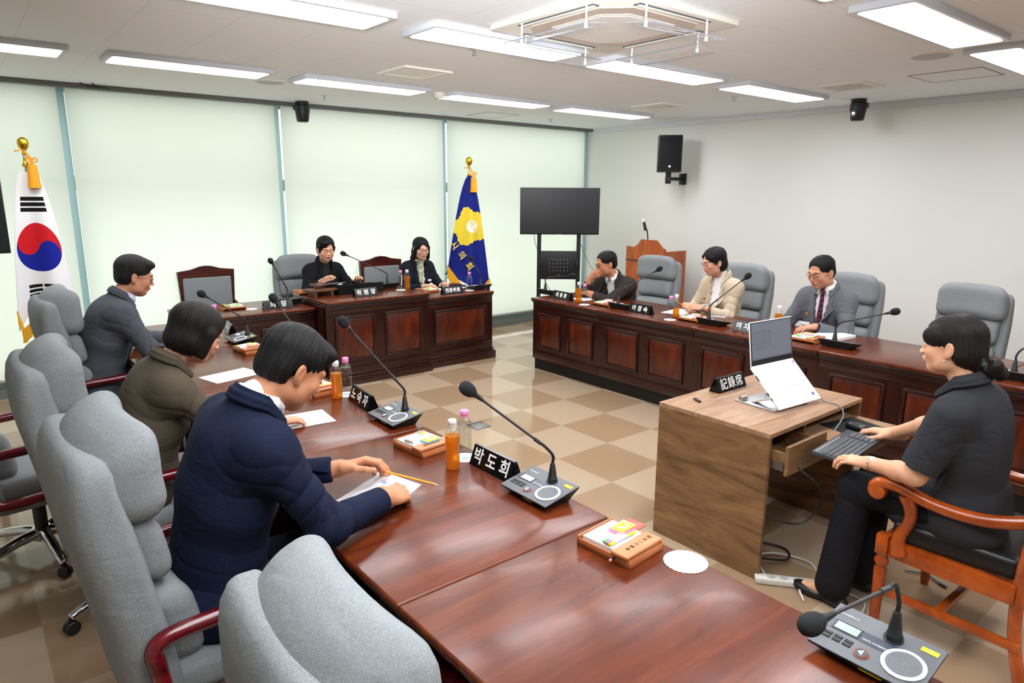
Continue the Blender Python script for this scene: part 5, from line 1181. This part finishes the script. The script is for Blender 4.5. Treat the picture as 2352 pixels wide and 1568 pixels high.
def person(label, hip, head, hy=0., rw=None, lw=None, rh=None, lh=None, jacket=None, jm=None, inner=None, im=None, style='short', hm=None, fem=False, skin='D9A585', lips=None, pole_r=None, pole_l=None,
           hyaw=0, hpitch=.25, hroll=0, sleeve='long', hj=.006, hh=.003, legs=True, tm=None, knees=None, feet=None, shirt=True, neck_tie=None, gl=None, sw=None, vdepth=.30, collar=True, hd=.0014, jaw=1., fold=.009, hs=None, skirt=.10, vopen=1, bulk=1.0, shoe=None, lapel=True, extra=None, hsc=1.0, eyes=False):
    """hip,head: world positions; hy: heading (0 = faces +Y, + turns left)"""
    hs = hs or (1.0 if fem else 1.05)
    sw = sw or (.145 if fem else .163)
    t = thing('person', label, 'person', (hip[0], hip[1], 0)); O = V3(hip[0], hip[1], 0)
    cy, sy = math.cos(hy), math.sin(hy); B = np.array([[cy, -sy, 0], [sy, cy, 0], [0, 0, 1]])   # columns: right, forward, up
    w2 = lambda p: np.array(p, float)-O
    Hp = w2(hip); Hd = w2(head); RT, FW = B[:, 0], B[:, 1]
    HR = B@np.array((Euler((0, 0, hyaw)).to_matrix() @ Euler((-hpitch, 0, 0)).to_matrix() @ Euler((0, hroll, 0)).to_matrix()))
    Nk = Hd+HR@V3(0, -.055, -.15); Nk2 = Nk*.62+(Hp*.38); Ch = Hp+(Nk-Hp)*.58-FW*.025; Wa = Hp+(Nk-Hp)*.25-FW*.01
    sp = nrm(Nk-Ch); lat = RT; fw = nrm(np.cross(sp, lat)); fw = -fw if np.dot(fw, FW) < 0 else fw
    RS = np.stack([lat, fw, sp], 1); k = .88 if fem else 1.0; k *= bulk
    ShC = Nk-sp*.055-FW*.005
    SR, SL = ShC+RT*sw-sp*.040+FW*.012, ShC-RT*sw-sp*.040+FW*.012
    arm1, arm2 = (.27, .24) if fem else (.295, .26)
    def torso(o):
        P = [ell_(Hp+V3(0, 0, .02), ((.17+o)*k, (.125+o)*k, .12+o), .05, B), ell_(Wa+V3(0, 0, .03), ((.148+o)*k, (.108+o)*k, .13+o), .06, RS), ell_(Ch, ((.163+o)*k, (.115+o)*k, .15+o), .06, RS), ell_(ShC-sp*.07-FW*.012, ((.165+o)*k*sw/.175, (.092+o)*k, .105+o*.6), .06, RS), cap_(ShC-sp*.030-RT*(sw-.045), ShC-sp*.030+RT*(sw-.045), .050+o, None, .05), cap_(ShC-sp*.03, Nk+sp*.03, (.068+o*.8)*k, .050+o*.6, .05)]
        if fem: P += [ell_(Ch+fw*.085+s*lat*.065-sp*.0, (.055, .05, .055), .05, RS) for s in (-1, 1)]
        return P
    def arm(Sp, Wp, pole, o, part='all'):
        E_ = ik(Sp, Wp, arm1, arm2, pole); r1, r2, r3 = (.046, .038, .026) if fem else (.052, .043, .029)
        r1 *= k**.5
        P = []
        if part in ('all', 'upper'): P += [ell_(Sp-V3(0, 0, .012), (r1+.012+o,)*3, .04), cap_(Sp, E_, r1+.006+o, r2+o, .04)]
        if part in ('all', 'fore'): P += [cap_(E_, E_+(Wp-E_)*.35, r2+o, r2+o*.8, .03), cap_(E_+(Wp-E_)*.3, Wp, r2+o*.8, r3+o*1.1, .02)]
        return P, E_
    pr = pole_r if pole_r is not None else RT*.6-V3(0, 0, 1)-FW*.2; pl = pole_l if pole_l is not None else -RT*.6-V3(0, 0, 1)-FW*.2
    rw = w2(rw if rw is not None else hip+B@V3(.22, .28, .3)); lw = w2(lw if lw is not None else hip+B@V3(-.22, .28, .3))
    aR, ER = arm(SR, rw, pr, 0); aL, EL = arm(SL, lw, pl, 0)
    base = lin(skin)
    # body: head + neck, hands + forearms, plain torso underneath
    hp_ = tfm(head_prims(fem, jaw=jaw), HR, Hd, hs)
    hp_ += [cap_(Hd+HR@V3(0, -.028, -.07), Nk+sp*.0, (.050 if fem else .058), (.052 if fem else .062), .02)]
    Vh, Fh = grow(hp_, hh); local = (Vh-Hd)@HR/hs; cols = [head_col(local, base, lips, eyes=eyes)]
    pieces = [(Vh, Fh)]
    for (Wp, hv, E_, side) in ((rw, rh, ER, 1), (lw, lh, EL, -1)):
        if hv is None: hv = dict()
        fd = hv.get('F', nrm(Wp-E_)); nd = hv.get('N', V3(0, 0, 1)); th = hv.get('th')
        if th is None: th = -1 if side > 0 else 1
        th = th*1
        Sd = np.cross(nd, fd)   # for palm-down right hand facing +y: n x f = z x y = -x, i.e. thumb side (left)
        hp2 = hand(Wp, fd, nd, 1 if side > 0 else -1, hv.get('curl', (.35, .5, .3)), hv.get('spread', .1), hv.get('tc', .5), hv.get('sc', .93 if fem else 1.0)*hsc, hv.get('curls'), hv.get('topen', .75))
        fa, _ = arm(SR if side > 0 else SL, Wp, pr if side > 0 else pl, 0 if sleeve == 'short' else -.007, 'all' if sleeve == 'short' else 'fore')
        Vv, Ff = grow(hp2+fa, min(hh, .003)); pieces.append((Vv, Ff)); c_ = np.tile(base, (len(Vv), 1)); cols.append(c_)
    Vv, Ff = grow(torso(-.012), .012); pieces.append((Vv, Ff)); cols.append(np.tile(base, (len(Vv), 1)))
    if feet is not None:
        for s, Kp, Fp in zip((1, -1), knees, feet):
            Kp, Fp = w2(Kp), w2(Fp); Vv, Ff = grow([cap_(Kp, Fp+V3(0, 0, .09), .045, .032, .01), cap_(Fp+V3(0, 0, .07), Fp+nrm(FW)*.12+V3(0, 0, .03), .032, .028, .02)], .006); pieces.append((Vv, Ff)); cols.append(np.tile(base, (len(Vv), 1)))
    to_obj('body', pieces, SKIN, t, np.concatenate(cols))
    # hair
    hv_, hf_ = grow(tfm(hair_prims(style), HR, Hd, hs), hh)
    oh = to_obj('hair', [((hv_-Hd)@HR, hf_)], hm or HB, t)
    me = oh.data; co = np.empty(len(me.vertices)*3, F32); me.vertices.foreach_get('co', co); co = co.reshape(-1, 3).astype(float)
    nn = np.empty(len(me.vertices)*3, F32); me.vertices.foreach_get('normal', nn); nn = nn.reshape(-1, 3); co = co+nn*hair_disp(hd)(co)[:, None]; me.vertices.foreach_set('co', co.astype(F32).ravel()); me.update()
    oh.matrix_local = Matrix(np.block([[HR, Hd[:, None]], [np.zeros((1, 3)), np.ones((1, 1))]]).tolist())
    # trousers and shoes
    if knees is not None:
        P = [ell_(Hp+V3(0, 0, -.01), (.17*k, .13*k, .10), .04, B)]
        for s, Kp, Fp in zip((1, -1), knees, feet if feet is not None else [None]*2):
            Kp = w2(Kp); P.append(cap_(Hp+RT*s*.09+V3(0, 0, -.02), Kp, .092*k, .068, .04))
            Fp = w2(Fp) if Fp is not None else np.array([Kp[0], Kp[1], 0])-FW*.02
            P.append(cap_(Kp, Fp+V3(0, 0, .10), .072, .075 if shoe == 'flat' else .058, .03))
        to_obj('trousers', [grow(P, hj, folds(fold*.7, 80, 3, [(w2(q), .13, .9, V3(0, 0, 1)) for q in knees]))], tm or mat('trouser_black', '15161A', .9, spec=.2), t)
        if feet is not None:
            for Fp in feet:
                Fp = w2(Fp); P = [ell_(Fp+V3(0, 0, .032)-FW*.02, (.036, .055, .034), .02, B), ell_(Fp+FW*.10+V3(0, 0, .026), (.042, .085, .026), .03, B)]
                if shoe == 'flat': P.append(ell_(Fp+FW*.075+V3(0, 0, .068), (.026, .06, .028), -.008, B))
                to_obj('shoe', [grow(P, .004)], mat('shoe_black', '101012', .45), t)
    # shirt / blouse
    if inner:
        P = torso(.004)
        to_obj('shirt', [grow(P, hj, folds(.002, 40, 5, []))], im, t)
        if collar:
            P = []
            n_ = 18
            for i in range(n_):
                a0, a1 = [(-PI/2-2.75+5.5*(i+j)/n_) for j in (0, 1)]; f_ = lambda a: Nk+RT*math.cos(a)*.060*(k**.4)+fw*(math.sin(a)*.064+.010)+sp*(.046+.010*(-math.sin(a)))
                P.append(cap_(f_(a0), f_(a1), .0045, None, .004)); g_ = lambda a: f_(a)-sp*.026+(RT*math.cos(a)+fw*math.sin(a))*.003; P.append(cap_(g_(a0), g_(a1), .005, None, .02)); P.append(cap_(f_(a0)*.5+g_(a0)*.5, f_(a1)*.5+g_(a1)*.5, .005, None, .015))
            for s in (-1, 1): q = Nk+RT*s*.02+fw*.074+sp*.016; P += [cap_(q, q+RT*s*.022-sp*.038+fw*.006, .0055, .003, .01), cap_(q+RT*s*.024, q+RT*s*.022-sp*.038+fw*.006, .0055, .003, .01)]
            to_obj('shirt_collar', [grow(P, .003)], im, t)
    if neck_tie:
        q = Nk+fw*.078+sp*.012; P = [cap_(q, q-sp*.03, .014, .010, .008), cap_(q-sp*.03, Ch+fw*.142-sp*.10, .014, .026, .01)]
        to_obj('tie', [grow(P, .004)], neck_tie, t)
    # jacket
    o = .022
    P = torso(o)+[ell_(Hp+V3(0, 0, -.0), ((.185+o)*k, (.135+o)*k, skirt+.03), .05, B)]
    q1, q2 = rw, lw
    if sleeve == 'short': eR, eL = SR+(ER-SR)*.86, SL+(EL-SL)*.86; P += [cap_(SR, eR, .074, .068, .04), cap_(SL, eL, .074, .068, .04)]
    else:
        cw = .0 if sleeve == 'long' else .06
        wr = ER+(rw-ER)*(1-.02/arm2-cw/arm2); wl = EL+(lw-EL)*(1-.02/arm2-cw/arm2)
        for Sp, E_, Wq in ((SR, ER, wr), (SL, EL, wl)):
            r1, r2, r3 = (.056, .050, .040) if fem else (.063, .056, .046)
            r1 *= k**.5
            P += [ell_(Sp-V3(0, 0, .005), (r1+.002,)*3, .07), cap_(Sp, E_, r1+.002, r2, .06), cap_(E_, Wq, r2, r3, .03), box_(Wq+nrm(Wq-E_)*.055, (.06, .06, .055), .0, -.004, np.array(Vector(nrm(Wq-E_)).to_track_quat('Z', 'Y').to_matrix()))]
        P += []
    if vopen:
        bt_ = Ch+fw*(.16+o)-sp*(vdepth-.12); tp = Nk+fw*.085+sp*.03
        for i in range(9):
            u = i/8; c_ = bt_+(tp-bt_)*u; P.append(ell_(c_, (.010+.060*vopen*u, .085, .045), -.004, RS))
    P += [cap_(Nk+sp*.0, Nk+sp*.12, .054 if fem else .060, .080, -.01)]
    if sleeve == 'short': 
        for Sp, E_ in ((SR, ER), (SL, EL)): d = nrm(E_-Sp); P.append(box_(Sp+(E_-Sp)*.86+d*.06, (.09, .09, .06), 0, -.004, np.array(Vector(d).to_track_quat('Z', 'Y').to_matrix())))
    fp = [(ER, .10, 1.2, rw-ER), (EL, .10, 1.2, lw-EL), ((SR+ER)/2, .10, .7, ER-SR+lat*.1), ((SL+EL)/2, .10, .7, EL-SL-lat*.1), (SR-sp*.09, .09, .9, sp+lat*.6), (SL-sp*.09, .09, .9, sp-lat*.6), (Wa, .15, .7, sp)]
    lat = lat*1.0
    fd_ = folds(fold*.75, 95, 1, fp)
    if extra: P += extra(dict(Hp=Hp, RT=RT, FW=FW, B=B))
    jv, jf = grow(P, hj, fd_)
    to_obj('jacket', [(jv, jf)], jm, t)
    if lapel and vopen and sleeve != 'cuffless':
        from mathutils.bvhtree import BVHTree
        keep = ((jv-Ch)@fw) > .0; fk = keep[jf].all(1)
        bv = BVHTree.FromPolygons([tuple(v) for v in jv], [tuple(f) for f in jf[fk].tolist()])
        for s_ in (-1, 1):
            mb = MB(); g = []
            for i in range(15):
                u = .06+i/14*.80; wi = .008+.058*vopen*u
                wl = .060*math.sin(min(1, u/.62)*PI/2)**1.3 if u < .64 else .034
                row = []
                for j in range(5):
                    x = s_*(wi+wl*j/4); o_ = bt_+(tp-bt_)*u+lat*x; st = o_+fw*.25
                    h_ = bv.ray_cast(Vector(st), Vector(-fw), .5)[0]
                    if h_ is None: h_ = Vector(o_-fw*.03)
                    row.append(mb.b.verts.new(h_+Vector(fw)*(.0035+.003*math.sin(PI*j/4))))
                g.append(row)
            for i in range(14):
                for j in range(4): mb.b.faces.new((g[i][j], g[i+1][j], g[i+1][j+1], g[i][j+1]))
            lo_ = mb.done('lapel', jm, t, angle=60); sm_ = lo_.modifiers.new('t', 'SOLIDIFY'); sm_.thickness = .004; sm_.offset = 0
    if collar or lapel:
        P = []; n_ = 22
        for i in range(n_):
            a0, a1 = [(PI+.1+ (PI-.2)*(i+j)/n_) for j in (0, 1)]
            f_ = lambda a: Nk+RT*math.cos(a)*.073+fw*(math.sin(a)*.074+.010)+sp*(.044+.014*(-math.sin(a)))
            g_ = lambda a: f_(a)-sp*.036+(RT*math.cos(a)+fw*math.sin(a))*.014
            P += [cap_(f_(a0), f_(a1), .0045, None, .004), cap_(g_(a0), g_(a1), .0045, None, .012), cap_((f_(a0)+g_(a0))/2, (f_(a1)+g_(a1))/2, .0055, None, .014)]
        for s in (-1, 1): P += [cap_(Nk+RT*s*.073+fw*.010+sp*.044, Nk+RT*s*.056+fw*.085-sp*.02, .0045, .005, .008), cap_(Nk+RT*s*.087+fw*.010+sp*.008, Nk+RT*s*.068+fw*.085-sp*.035, .0055, .005, .012), cap_(Nk+RT*s*.080+fw*.010+sp*.026, Nk+RT*s*.062+fw*.085-sp*.028, .006, .005, .012)]
        to_obj('jacket_collar', [grow(P, .004)], jm, t)
    if gl: glasses(t, HR, Hd, gl)
    return t, dict(O=O, B=B, HR=HR, Hd=Hd, Nk=Nk, ER=ER, EL=EL, rw=rw, lw=lw, SR=SR, SL=SL, Ch=Ch, fw=fw, sp=sp, lat=lat, RT=RT, FW=FW, Hp=Hp)
navy = fabric('navy_wool', '0B1124', '121A33', 900, .85, .25); olive = fabric('olive_wool', '453E33', '544B3E', 900, .9, .25); greyw = fabric('grey_wool', '41454C', '50545C', 900, .9, .25)
blackw = fabric('black_wool', '0E0E11', '16161A', 900, .85, .2); darkn = fabric('dark_navy_wool', '14171F', '1C202A', 900, .85, .2); charc = fabric('charcoal_wool', '26272A', '313236', 900, .85, .25)
brownk = fabric('brown_knit', '2B2522', '3A332F', 800, .9, .3); beige = fabric('beige_linen', 'B9A78E', 'C8B8A0', 700, .9, .35); suit = fabric('suit_grey', '5B5D63', '6C6E75', 900, .85, .25)
shw = mat('shirt_white', 'E9EAF0', .8, spec=.2); shb = mat('shirt_pale_blue', 'C6CCE2', .8, spec=.2); blk = mat('black_blouse', '0E0E10', .8); wht = mat('white_blouse', 'EDEDF0', .8, spec=.2)
grn = fabric('green_scarf', '6E7F3E', 'E0E2C8', 60, .7, .1); tie_ = mat('striped_tie', '1B2036', .5)
wv = N(tie_, 'ShaderNodeTexWave'); wv.inputs['Scale'].default_value = 16; wv.bands_direction = 'DIAGONAL'; L(tie_, coord(tie_), wv.inputs['Vector']); L(tie_, ramp(tie_, wv.outputs['Fac'], [(.45, '151A2C'), (.55, '7A2430')]), pb(tie_).inputs['Base Color'])
X_ = -PI/2   # heading that faces +X
# man in navy, reading with a pencil
t, q = person('man in a navy jacket reading a sheet on the nearest occupied desk, pencil in hand', (.50, 2.10, .56), (.775, 2.04, 1.265), X_, rw=(1.00, 1.885, .818), lw=(.965, 2.17, .84),
    rh=dict(F=V3(.75, .30, -.10), N=V3(-.15, -.45, .85), curl=(.75, .8, .45), tc=.7, topen=.45), lh=dict(F=V3(.85, -.28, .15), N=V3(-.1, .45, .8), curls=[(.5, .6, .3), (.45, .6, .3), (.55, .7, .3), (.6, .7, .4)], tc=.4, topen=.55),
    jm=navy, inner=True, im=shw, style='quiff', hm=HB, skin='BC8462', hpitch=.62, hyaw=.06, hj=.005, hh=.0022, knees=[(.88, 2.0, .55), (.88, 2.22, .55)], feet=[(.92, 1.98, 0), (.92, 2.25, 0)], tm=mat('trouser_navy', '0C0F1A', .9, spec=.2), sw=.178, hd=.0016, bulk=1.08, fold=.010, hsc=1.10)
for i in range(3): MB().cyl((0, 0, 0), .006, .003, 12, M=Matrix.Translation(Vector(q['rw']+q['FW']*(-.02-.016*i)+V3(0, -.052, -.012))) @ Matrix.Rotation(PI/2, 4, 'X')).done('cuff_button', BLACK, t)
p_ = thing('pencil', 'yellow pencil with red eraser in the right hand of the man in navy', 'pencil', (1.095, 1.915, .862), 0)
MB().tube([(-.045, .055, .01), (.075, -.06, -.028)], .0037, 6).done('pencil_shaft', mat('pencil_yellow', 'E89A1E', .4), p_, smooth=False); MB().tube([(.075, -.06, -.028), (.09, -.074, -.033)], [.0037, .0006], 6).done('pencil_tip', mat('pencil_wood', 'DDB489', .7), p_); MB().tube([(-.055, .064, .013), (-.045, .055, .01)], .0042, 8).done('eraser', mat('eraser_red', 'B5463A', .7), p_)
# woman in olive
person('woman in an olive jacket with a dark bob, head bowed, in the left row', (.50, 3.16, .56), (.755, 3.06, 1.215), X_, rw=(1.03, 2.92, .80), lw=(1.02, 3.26, .80), jm=olive, inner=False, style='bob', hm=HD, fem=True, skin='CF9A7C', lips='C04A50',
    hpitch=.48, hj=.006, hh=.0025, knees=[(.86, 3.06, .55), (.86, 3.28, .55)], feet=[(.9, 3.05, 0), (.9, 3.28, 0)], tm=fabric('beige_trousers', 'A8998A', 'B8AA9B', 500, .9, .3), sw=.158, bulk=1.12, vopen=.8, hd=.0012)
# man in grey far left
person('man with glasses and dark grey jacket at the window end of the left row', (.60, 4.98, .56), (.88, 4.94, 1.27), X_, rw=(1.14, 4.76, .80), lw=(1.16, 5.12, .80), jm=greyw, inner=True, im=shb, style='quiff', hm=HG_, skin='C08B6C',
    hpitch=.28, hyaw=-.05, hh=.003, knees=[(1.0, 4.86, .56), (1.0, 5.1, .56)], feet=[(1.04, 4.86, 0), (1.04, 5.1, 0)], tm=greyw, gl='141416', sw=.178, bulk=1.12)
# chairwoman
t, q = person('short-haired woman in a black jacket speaking at the tall head desk', (2.94, 6.80, .60), (2.96, 6.66, 1.235), PI, rw=(2.80, 6.44, .94), lw=(3.20, 6.46, .92), jm=blackw, inner=True, im=blk, style='pixie', hm=HB, fem=True, skin='D6A588', lips='B85A58', hpitch=.22, hyaw=-.12,
    sw=.15, collar=False, hj=.006, vdepth=.24, knees=[(2.85, 6.5, .54), (3.02, 6.5, .54)], bulk=1.05)
MB().cyl((0, 0, 0), .014, .004, 12, M=Matrix.Translation(Vector(q['Ch']+q['fw']*.165-q['lat']*.075+q['sp']*.0)) @ Matrix.Rotation(PI/2, 4, 'X')).done('brooch', GOLD, t)
# woman with scarf
t, q = person('woman with shoulder-length hair, dark jacket and green scarf, beside the blue flag', (4.14, 6.84, .56), (4.10, 6.66, 1.19), PI, rw=(3.98, 6.42, .80), lw=(4.27, 6.46, .80), jm=darkn, inner=True, im=wht, style='long', hm=HB, fem=True, skin='DCAE94', lips='C0504A', hpitch=.25, hyaw=-.1,
    gl='8A7A70', sw=.143, collar=False, hj=.006, knees=[(4.05, 6.5, .54), (4.2, 6.5, .54)])
to_obj('scarf', [grow([cap_(q['Nk']+q['fw']*.07+q['sp']*.02, q['Ch']+q['fw']*.125-q['sp']*.09, .030, .024, .01), cap_(q['Nk']+q['RT']*.05+q['fw']*.03+q['sp']*.01, q['Nk']-q['RT']*.05+q['fw']*.03+q['sp']*.01, .03, None, .02), cap_(q['Nk']+q['fw']*.085+q['RT']*.02-q['sp']*.03, q['Ch']+q['fw']*.13+q['RT']*.03, .014, None, .006)], .005, lambda P: .003*wob(P, 90, 3))], grn, t)
MB().box((0, 0, 0), (.045, .004, .022), .002, M=Matrix.Translation(Vector(q['Ch']+q['fw']*.150-q['lat']*.09+q['sp']*.02)) @ Matrix.Rotation(.05, 4, 'Y')).done('name_badge', LETTER, t)
# man leaning on his hand
t, q = person('man with glasses in a dark brown jacket resting his chin on his fist', (5.42, 4.78, .56), (5.14, 4.78, 1.11), PI/2+.15, rw=(5.04, 4.875, .975), lw=(4.98, 4.87, .815), rh=dict(F=V3(-.05, -.85, .45), N=V3(-.8, -.1, -.1), curl=(.9, 1.2, .7), tc=.8, topen=.3), lh=dict(F=V3(-.1, .95, 0)),
    pole_r=(-.3, .5, -1), pole_l=(-.2, -1, -.5), jm=brownk, inner=True, im=shw, style='short', hm=HB, skin='BC8262', hpitch=.22, hyaw=-.55, gl='3A3330', sw=.165, knees=[(5.0, 4.95, .54), (5.0, 4.75, .54)], sleeve='cuffed')
# woman in beige
t, q = person('woman with glasses and tucked dark hair in a beige jacket over white, hands clasped', (5.44, 3.58, .56), (5.28, 3.60, 1.215), PI/2-.08, rw=(5.11, 3.74, .82), lw=(5.10, 3.56, .82), rh=dict(F=V3(-.45, -.8, .05), N=V3(-.5, .1, .8), curl=(.7, .8, .4)), lh=dict(F=V3(-.35, .85, .05), N=V3(-.5, 0, .8), curl=(.7, .8, .4)),
    jm=beige, inner=True, im=wht, style='tucked', hm=HB, fem=True, skin='D2A084', lips='B4534C', hpitch=.25, hyaw=-.38, gl='8C7A5C', sw=.150, collar=False, knees=[(5.05, 3.7, .54), (5.05, 3.5, .54)], bulk=1.08, sleeve='cuffed', vdepth=.34)
MB().cyl((0, 0, 0), .010, .004, 12, M=Matrix.Translation(Vector(q['Ch']+q['fw']*.165+q['lat']*.075+q['sp']*.06)) @ Matrix.Rotation(PI/2, 4, 'Y')).done('lapel_pin', GOLD, t)
MB().box((0, 0, 0), (.004, .055, .026), .002, M=Matrix.Translation(Vector(q['Ch']+q['fw']*.160+q['lat']*.080-q['sp']*.01))).done('name_badge', LETTER, t)
MB().lathe([(.030, -.006), (.032, -.006), (.032, .006), (.030, .006), (.030, -.006)], 20, M=Matrix.Translation(Vector(q['lw'])+Vector((.0, -.02, 0))) @ Matrix.Rotation(PI/2, 4, 'X'), cap=False).done('wristwatch', STEEL, t)
# man in suit
t, q = person('man with glasses in a mid-grey suit with striped tie, looking down behind the laptop', (5.44, 2.62, .56), (5.26, 2.60, 1.215), PI/2-.0, rw=(5.06, 2.80, .82), lw=(5.05, 2.50, .82), lh=dict(F=V3(-.6, .5, -.05), N=V3(0, 0, 1), curl=(.5, .6, .4)), jm=suit, inner=True, im=shw, style='short', hm=HB, skin='C69276', hpitch=.28, hyaw=-.22, gl='6A5A50', neck_tie=tie_, sw=.163, knees=[(5.05, 2.7, .54), (5.05, 2.5, .54)], bulk=1.0)
MB().cyl((0, 0, 0), .011, .004, 12, M=Matrix.Translation(Vector(q['Ch']+q['fw']*.155+q['lat']*.085+q['sp']*.06)) @ Matrix.Rotation(PI/2, 4, 'Y')).done('lapel_pin', GOLD, t)
MB().box((0, 0, 0), (.004, .075, .028), .002, M=Matrix.Translation(Vector(q['Ch']+q['fw']*.158+q['lat']*.095-q['sp']*.03))).done('name_badge', LETTER, t)
MB().lathe([(.034, -.012), (.037, -.012), (.037, .012), (.034, .012), (.034, -.012)], 20, M=Matrix.Translation(Vector(q['lw']-nrm(q['lw']-q['EL'])*.015)) @ Vector(nrm(q['lw']-q['EL'])).to_track_quat('Z', 'Y').to_matrix().to_4x4(), cap=False).done('wristwatch', BLACK, t)
# recorder
t, q = person('woman in a short-sleeved charcoal jacket, hair in a low bun, typing at the walnut desk', (3.02, .80, .59), (2.93, .91, 1.245), -.03, eyes=True, hs=.97, rw=(3.36, 1.235, .700), lw=(2.87, 1.13, .708), rh=dict(F=V3(-.05, 1, -.05), N=V3(0, 0, 1), curl=(.35, .55, .35), tc=.1), lh=dict(F=V3(-.02, 1, -.06), N=V3(-.15, 0, 1), curl=(.35, .5, .35), tc=.3),
    pole_l=(-.55, -.5, -1), pole_r=(.8, -.3, -1), jm=charc, inner=False, style='bun', hm=HD, fem=True, skin='D8A686', lips='D08478', hpitch=.10, hyaw=.12, sleeve='short', hj=.005, hh=.0022, knees=[(3.16, 1.20, .55), (2.95, 1.20, .55)], feet=[(3.10, 1.20, 0), (2.87, 1.22, 0)],
    tm=blackw, extra=lambda q: [ell_(q['Hp']-q['RT']*.085+q['FW']*.15+V3(0, 0, -.02), (.075, .15, .13), .03, q['B']), ell_(q['Hp']+q['RT']*.12+q['FW']*.12+V3(0, 0, -.02), (.09, .13, .12), .03, q['B']), ell_(q['Hp']-q['RT']*.08-q['FW']*.02+V3(0, 0, -.04), (.09, .15, .10), .03, q['B'])], shoe='flat', fold=.004, sw=.160, collar=False, bulk=1.02, skirt=.14, hd=.0012, vopen=.6)
HRm = (Matrix(q['HR'].tolist())*.97).to_4x4(); HRm.translation = Vector(q['Hd'])
hb = to_obj('hair_bun', [grow([ell_((0, -.138, -.080), (.045, .036, .038), .01), ell_((.02, -.16, -.10), (.03, .03, .03), .01), ell_((-.02, -.155, -.065), (.03, .025, .025), .01)], .003, lambda P: .003*wob(P, 120, 1))], HD, t); hb.matrix_local = HRm
sc_ = to_obj('scrunchie', [grow([cap_((.034*math.cos(a), -.122+.018*math.sin(a), -.07+.034*math.sin(a)), (.034*math.cos(a+.5), -.122+.018*math.sin(a+.5), -.07+.034*math.sin(a+.5)), .012, None, .004) for a in np.arange(0, 6.2, .5)], .0025, lambda P: .004*wob(P, 240, 2))], BLACK, t); sc_.matrix_local = HRm
MB().lathe([(.003, -.003), (.005, 0), (.003, .003)], 10, M=HRm @ Matrix.Translation((-.088, .0, -.045))).done('earring', CHROME, t)
d = nrm(q['lw']-q['EL']); Wm = Matrix.Translation(Vector(q['lw']-d*.02)) @ Vector(d).to_track_quat('Z', 'Y').to_matrix().to_4x4()
MB().lathe([(.0275, -.006), (.0295, -.006), (.0295, .006), (.0275, .006), (.0275, -.006)], 24, M=Wm, cap=False).done('watch_strap', CHROME, t)
MB().box((0, 0, 0), (.024, .020, .006), .004, 2, M=Matrix.Translation(Vector(q['lw']-d*.02)+Vector((-.012, 0, .028))) @ Matrix.Rotation(-.4, 4, 'Y')).done('watch_face', LETTER, t)
